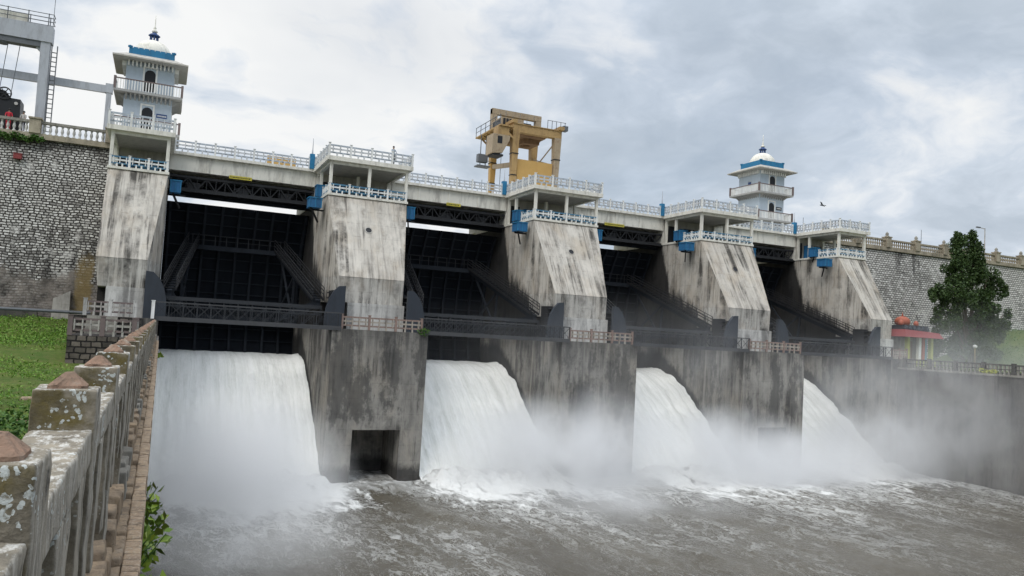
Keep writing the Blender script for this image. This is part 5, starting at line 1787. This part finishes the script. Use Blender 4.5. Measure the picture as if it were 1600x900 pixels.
make_tree('small round tree peeping over the right parapet beside the street lamp', (114, 84.5, 14.4), [(-2, 0, 2.7, 1.5, 0.9), (0.4, 0, 2.9, 1.4, 0.8), (-3.6, 0.3, 2.2, 1.0, 0.7)], name='leafy_tree', dens=700, leaf=0.3, trunk_r=0.2)
make_tree('bright green bush on the grassy slope right of the tree', (103.2, 62, 1.6), [(0, 0, 0.7, 1.7, 0.9), (1.4, 0.4, 0.9, 1.3, 0.9), (-1.2, 0.2, 0.3, 0.9, 0.6)], name='green_bush', mat='bushleaf', dens=700, leaf=0.24, trunk_r=0.1)


# ------------------------------------------------------------------ shrine
def make_shrine():
    x0, x1, y0, y1, zb = 78.7, 83.4, 65.0, 70.0, -0.75
    t = thing('roadside_shrine', 'small painted shrine with red roof and orange dome beside the right end pier', 'shrine', (81.8, 67, zb))
    MB().box(x0 - 0.3, x1 + 0.3, y0 - 0.3, y1 + 0.3, zb - 0.2, zb + 0.45).build('plinth', M['lime'], t)
    MB().box(x0 + 0.5, x1 - 1.6, y0 + 0.8, y1, zb + 0.45, 2.3).build('wall', M['plaster'], t)
    for x, m_ in ((x0 + 0.7, 'lime'), (x0 + 2.6, 'white'), (x1 - 1.5, 'orange'), (x1 - 0.1, 'lime')):
        MB().box(x - 0.2, x + 0.2, y0 - 0.1, y0 + 0.3, zb + 0.45, 2.35).build('pillar', M[m_], t)
    MB().box(x1 - 1.35, x1 - 0.35, y0 + 0.4, y0 + 0.55, zb + 0.45, 2.2).build('door', M['cyan'], t)
    MB().box(x0 + 1.2, x0 + 2.3, y0 + 0.72, y0 + 0.79, zb + 0.6, 1.9).build('grille', M['pinkrail'], t)
    b = MB()
    b.hexa([(x0 - 0.8, y0 - 0.9, 2.35), (x1 + 0.9, y0 - 0.9, 2.35), (x1 + 0.9, y1 + 0.8, 2.35), (x0 - 0.8, y1 + 0.8, 2.35), (x0 - 0.4, y0 - 0.5, 3.2), (x1 + 0.5, y0 - 0.5, 3.0), (x1 + 0.5, y1, 3.0), (x0 - 0.4, y1, 3.2)])
    b.build('roof', M['red'], t)
    b = MB()
    b.box(x0 + 0.2, x0 + 4.4, y0 + 0.3, y1 - 0.6, 3.0, 3.705)
    for i in range(6):
        b.lathe((x0 + 0.5 + i * 0.72, y0 + 0.2, 3.15), [(0.2, 0), (0.24, 0.2), (0.12, 0.45), (0.03, 0.62)], 8)
    b.build('roof_ornament', M['bracket'], t)
    prof = [(0.6, 0), (0.80, 0.18), (0.88, 0.45), (0.80, 0.74), (0.56, 0.96), (0.28, 1.08), (0.06, 1.12)]
    dm = MB().lathe((80.3, y0 + 1.6, 3.7), prof, 20).build('dome', M['orange'], t, True)
    MB().lathe((80.3, y0 + 1.6, 4.80), [(0.1, 0), (0.12, 0.12), (0.04, 0.3), (0.015, 0.5)], 8).build('finial', M['orange'], dm, True)
    for x in (79.0, 81.5):
        MB().lathe((x, y0 + 0.7, 3.7), [(0.25, 0), (0.32, 0.25), (0.24, 0.5), (0.05, 0.62)], 10).build('corner_knob', M['orange'], t, True)


make_shrine()

# ------------------------------------------------------------------ foreground stone balustrade
def rough_box(x0, x1, y0, y1, z0, z1, bev, cell, amp, seed):
    bm = bmesh.new()
    bmesh.ops.create_cube(bm, size=1.0)
    for v in bm.verts:
        v.co = Vector(((x0 + x1) / 2 + v.co.x * (x1 - x0), (y0 + y1) / 2 + v.co.y * (y1 - y0), (z0 + z1) / 2 + v.co.z * (z1 - z0)))
    bmesh.ops.bevel(bm, geom=bm.edges[:], offset=bev, segments=2, affect='EDGES', profile=0.6)
    for ax, (a, b_) in enumerate(((x0, x1), (y0, y1), (z0, z1))):
        n = max(1, int((b_ - a) / cell))
        for i in range(1, n):
            c = a + (b_ - a) * i / n
            no = [0, 0, 0]
            no[ax] = 1
            co = [0, 0, 0]
            co[ax] = c
            bmesh.ops.bisect_plane(bm, geom=bm.verts[:] + bm.edges[:] + bm.faces[:], plane_co=co, plane_no=no)
    for v in bm.verts:
        p = v.co * 1.0
        q = Vector((p.x * 9 + seed * 3.7, p.y * 9, p.z * 9))
        q2 = Vector((p.x * 34, p.y * 34 + seed, p.z * 34))
        v.co += mnoise.noise_vector(q) * amp + mnoise.noise_vector(q2) * amp * 0.5
    bm.verts.ensure_lookup_table()
    vs = [tuple(v.co) for v in bm.verts]
    idx = {v: i for i, v in enumerate(bm.verts)}
    fs = [tuple(idx[v] for v in f.verts) for f in bm.faces]
    bm.free()
    return vs, fs


def make_balustrade():
    t = thing('stone_balustrade', 'old lichen covered stone balustrade with terracotta post caps in the foreground', 'balustrade', (-0.29, 20, -1.37))
    zc = -0.42
    for n in range(-3, 30):
        y = 1.684 + 1.5 * n
        near = n < 5
        cell = 0.035 if near else 0.2
        jz = 0.006 * math.sin(n * 2.3)
        b = MB()
        b.add(*rough_box(-0.39, -0.185, y, y + 0.215, -1.37, -0.285 + jz, 0.008, cell, 0.005, n))
        po = b.build('post', M['lichen'], t, near)
        b = MB()
        c = (-0.2875, y + 0.107)
        w0 = 0.064
        if n == 0:
            prof = [(w0 * 1.15, -0.292), (w0 * 1.12, -0.278), (w0 * 0.80, -0.258), (w0 * 0.55, -0.243), (w0 * 0.4, -0.241)]
        else:
            prof = [(w0, -0.292), (w0 * 0.98, -0.274), (w0 * 0.62, -0.252), (w0 * 0.26, -0.231), (w0 * 0.12, -0.229)]
        vs, fs = [], []
        m_ = 9
        for jr, (r_, z_) in enumerate(prof):
            for i in range(4 * m_):
                sd, f_ = divmod(i, m_)
                f_ = f_ / m_ * 2 - 1
                ex, ey = ((f_, -1), (1, f_), (-f_, 1), (-1, -f_))[sd]
                k_ = 1.0 - 0.10 * (abs(f_) ** 6)
                px, py = c[0] + r_ * ex * k_, c[1] + r_ * ey * k_
                dn = mnoise.noise(Vector((px * 45, py * 45, z_ * 45 + n * 3))) * 0.005
                vs.append((px + dn, py - dn, z_ + jz + dn))
        q = 4 * m_
        for j in range(len(prof) - 1):
            for i in range(q):
                fs.append((j * q + i, j * q + (i + 1) % q, (j + 1) * q + (i + 1) % q, (j + 1) * q + i))
        fs.append(tuple(range((len(prof) - 1) * q, len(prof) * q)))
        b.add(vs, fs)
        b.build('post_cap', M['cap'], po, False)
        # coping between this post and the next
        ya, yb = y + 0.217, y + 1.498
        b = MB()
        b.add(*rough_box(-0.385, -0.192, ya, yb, zc - 0.13, zc, 0.012, cell, 0.007, n + 50))
        b.build('coping', M['lichen'], t, near)
        # upright slabs and the stepped foot
        b = MB()
        for j in range(4):
            q0 = ya + 0.06 + j * 0.32
            b.add(*rough_box(-0.365, -0.205 + 0.012 * (j % 2), q0, q0 + 0.16, -1.1 + 0.13 * ((j + n) % 2), zc - 0.131, 0.008, cell * 1.3, 0.006, n * 5 + j))
        b.build('baluster_row', M['lichen'], t, near)
        b = MB()
        for j in range(5):
            q0 = ya + j * 0.256
            st = ((j * 7 + n * 3) % 4) * 0.035
            b.add(*rough_box(-0.38, -0.14 - 0.02 * (j % 2), q0, q0 + 0.25, -1.37, -1.12 - st, 0.014, cell * 1.5, 0.010, n * 9 + j))
        b.build('foot_course', M['foot'] if n % 3 else M['coping'], t, near)
    return t


make_balustrade()

t = thing('ledge_course', 'tan brick ledge along the river side of the stone balustrade', 'ledge', (-0.08, 20, -1.4))
b = MB()
y = -4.0
i = 0
while y < 46:
    L = 0.66 + 0.1 * math.sin(i * 1.7)
    cell = 0.05 if y < 9 else 0.25
    j_ = 0.006 * math.sin(i * 3.1)
    b.add(*rough_box(-0.092, -0.004 + j_, y, y + L - 0.006, -1.62, -1.352 + 0.006 * math.sin(i * 2.3), 0.01, cell, 0.006, i))
    y += L
    i += 1
b.build('edge_bricks', M['ledge'], t, True)
b = MB()
y = -4.0
i = 0
while y < 46:
    L = 0.4 + 0.15 * math.sin(i * 2.1)
    cell = 0.05 if y < 9 else 0.25
    b.add(*rough_box(-0.19, -0.094, y, y + L - 0.01, -1.46, -1.335 + 0.03 * math.sin(i * 4.7), 0.016, cell, 0.012, i + 300))
    y += L
    i += 1
b.build('rubble_course', M['foot'], t, True)


# ------------------------------------------------------------------ fig shoot growing out of the river wall
def make_shoot(label, y0, dy, n, leaf, name='fig_shoot'):
    t = thing(name, label, 'plant', (-0.02, y0, -1.75))
    st = MB()
    P, Sz = [], []
    for i in range(n):
        a = Vector((-0.04, y0 + random.uniform(0, dy), -1.68 - random.uniform(0, 0.12)))
        out = Vector((random.uniform(0.05, 0.19), random.uniform(-0.12, 0.15), random.uniform(-0.05, 0.30)))
        c = a + out
        st.cyl(a, c, 0.006, 5, 0.003)
        for j in range(7):
            f = random.uniform(0.3, 1.08)
            q = a + out * f + Vector((random.gauss(0, 0.03), random.gauss(0, 0.045), random.gauss(0, 0.03)))
            P.append(q)
            Sz.append(leaf * random.uniform(0.6, 1.25))
    st.build('stem', M['bushleaf'], t)
    leaf_mesh('leaves', np.array(P), np.array(Sz), M['figleaf'], t, 1.8, 0.4)
    return t


make_shoot('leafy fig shoots growing out of the river wall below the balustrade', 5.0, 3.6, 30, 0.095)
make_shoot('tiny weed tuft growing from the far end of the river wall', 36.0, 0.9, 7, 0.16)

t = thing('wall_weed', 'green weed tuft on the walkway edge at the culvert pier', 'plant', (19.6, YF - 0.1, ZT))
leaf_mesh('leaves', clump_points((19.6, YF - 0.12, ZT + 0.12), 0.55, 90, (1, 0.4, 0.6)), 0.24, M['bushleaf'], t)
MB().cyl((19.6, YF + 0.02, ZT - 0.1), (19.6, YF - 0.15, ZT + 0.4), 0.02, 5).build('stem', M['bark'], t)
leaf_mesh('hanging_weeds', np.concatenate([clump_points((-13.6 + 0.45 * i, 76.5, 14.35 - 0.12 * (i % 3)), 0.42, 60, (1, 0.4, 0.7)) for i in range(8)]), 0.24, M['bushleaf'])
tag(bpy.data.objects['hanging_weeds'], 'dark green weeds hanging from the left wall cornice', 'weeds', None, 'stuff')
leaf_mesh('creeper', np.concatenate([clump_points((74.0, 51.0 + 0.35 * i, -0.9 - 0.1 * (i % 3)), 0.4, 50, (0.5, 1, 0.6)) for i in range(4)]), 0.22, M['lime'])
tag(bpy.data.objects['creeper'], 'yellow green creeper spilling over the far bank balustrade', 'creeper', None, 'stuff')

# ------------------------------------------------------------------ grass and weeds on the left bank
P, Sz = [], []
N = 90000
X = -1.4 - RNG.uniform(0, 1, N) ** 1.3 * 26
Y = RNG.uniform(16, 73.5, N)
for x, y in zip(X, Y):
    d = 0.42 + 1.3 * vnoise((x, y), 0.22, 6) + (0.45 if y > 56 else 0) - (0.42 if 36 < y < 55 else 0.1)
    if RNG.uniform() > d:
        continue
    h = RNG.uniform(0.02, 0.10) * (3.2 if y > 52 else 1.2) * (0.5 + abs(vnoise((x, y), 0.5, 2)) * 2.2)
    P.append((x, y, left_h(x, y) + h))
    Sz.append(RNG.uniform(0.10, 0.22) * (0.45 if y < 30 else 0.7 if y < 50 else 1.0))
keep = [i for i, p in enumerate(P) if not (-5.3 < p[0] < -1.1 and p[1] > 51.8)]
o = leaf_mesh('grass', np.array([P[i] for i in keep]), np.array([Sz[i] for i in keep]), M['weedleaf'], None, 2.4, 0.9)
tag(o, 'bright green grass and weeds covering the left bank', 'grass', None, 'stuff')

P = []
for _ in range(9000):
    x, y = RNG.uniform(95, 125), RNG.uniform(52, 74)
    if RNG.uniform() < 0.75 + vnoise((x, y), 0.3, 4):
        P.append((x, y, right_h(x, y) + RNG.uniform(0.02, 0.28)))
o = leaf_mesh('slope_grass', np.array(P), RNG.uniform(0.15, 0.35, size=len(P)), M['bushleaf'], None, 2.4, 0.9)
tag(o, 'rough green grass on the slope right of the big tree', 'grass', None, 'stuff')

for x, y, r_, n, lab in ((-5.0, 27.5, 1.0, 800, 'low green shrub on the left bank, farther one beyond the balustrade'), (-3.5, 19.2, 0.8, 800, 'low green shrub on the left bank just beyond the balustrade')):
    z = left_h(x, y)
    t = thing('low_shrub', lab, 'shrub', (x, y, z), 'low shrubs on the left bank')
    leaf_mesh('foliage', np.concatenate([clump_points((x + RNG.normal() * r_ * 0.7, y + RNG.normal() * r_ * 0.7, z + 0.25 + RNG.uniform(0, 0.3)), 0.4, n // 7, (1, 1, 0.7)) for _ in range(9)]), 0.12, M['bushleaf'], t)
    MB().cyl((x, y, z - 0.1), (x, y, z + 0.4), 0.03, 5).build('stem', M['bark'], t)
x, y = -2.35, 12.2
z = left_h(x, y)
t = thing('flowering_bush', 'small bush with orange flowers behind the near balustrade', 'bush', (x, y, z))
leaf_mesh('foliage', np.concatenate([clump_points((x + RNG.normal() * 0.25, y + RNG.normal() * 0.3, z + 0.35 + RNG.uniform(0, 0.35)), 0.28, 130) for _ in range(9)]), 0.075, M['bushleaf'], t)
leaf_mesh('flowers', clump_points((x, y, z + 0.62), 0.48, 60), 0.06, M['flower'], t, 1.1)
MB().cyl((x, y, z - 0.05), (x, y, z + 0.5), 0.02, 5).build('stem', M['bark'], t)
for i, (x, y, lab) in enumerate(((-3.6, 29.5, 'pale flat stone lying in the grass'), (-3.0, 24.5, 'brown broken stone in the grass nearest the balustrade'), (-2.6, 33, 'tan stone in the grass beside the stair landing'))):
    b = MB()
    b.add(*rough_box(x - 0.3, x + 0.3, y - 0.2, y + 0.2, left_h(x, y) - 0.15, left_h(x, y) + 0.06, 0.05, 0.10, 0.05, i))
    tag(b.build('stone', M['foot'] if i != 1 else M['cap'], None, True), lab, 'stone', 'loose stones in the grass')


# ------------------------------------------------------------------ spray
def spray():
    m, t = new_mat('water_spray')
    p = t.pos()
    x, y, z = t.sep(p)
    wv = t.v('ADD', p, t.scl(t.v('SUBTRACT', t.noise(p, 0.16, 2, 0.5, col=True), (0.5, 0.5, 0.5)), (6, 5, 6)))
    nz = t.rng(t.noise(t.scl(wv, (1, 1, 0.7)), 0.20, 4, 0.62), 0.35, 0.66, 0.22, 1.75, True)
    blobs = [((5.0, 56, -11.5), (9.0, 12, 8.0), 0.60), ((4.0, 46, -12.0), (9, 15, 4.2), 0.26),
             ((29.5, 59, -10.8), (10, 9, 6.5), 0.95), ((36.0, 58, -10.5), (8, 7, 7.5), 0.70), ((32, 50, -12.0), (11, 9, 2.6), 0.28),
             ((49, 59, -11.0), (10.5, 8.0, 6.2), 0.90), ((57, 56, -11.6), (9, 8, 5.0), 0.55),
             ((69, 60, -10.8), (9, 7, 6.5), 0.80), ((70, 55, -7.0), (14, 18, 12), 0.10), ((46, 62, -2.0), (36, 10, 7.5), 0.020), ((88, 60, -1.0), (18, 10, 9), 0.030)]
    tot = None
    for c, r, dn in blobs:
        d = t.v('LENGTH', t.v('DIVIDE', t.v('SUBTRACT', p, c), r), (0, 0, 0))
        f = t.m('MULTIPLY', t.m('POWER', t.rng(d, 0.0, 1.0, 1.0, 0.0), 1.6), dn)
        tot = f if tot is None else t.m('ADD', tot, f)
    dens = t.m('MULTIPLY', tot, nz)
    v = t.n('ShaderNodeVolumePrincipled')
    t.put(v.inputs['Color'], (0.97, 0.975, 0.985))
    t.put(v.inputs['Density'], dens)
    v.inputs['Anisotropy'].default_value = 0.1
    o = t.n('ShaderNodeOutputMaterial')
    t.t.links.new(v.outputs[0], o.inputs['Volume'])
    m.cycles.volume_step_rate = 1.0
    b = MB().box(-7, 104, 30, 78, -12.6, 7.5)
    ob = b.build('mist', m)
    tag(ob, 'white spray drifting off the foot of the waterfalls', 'mist', None, 'stuff')


spray()
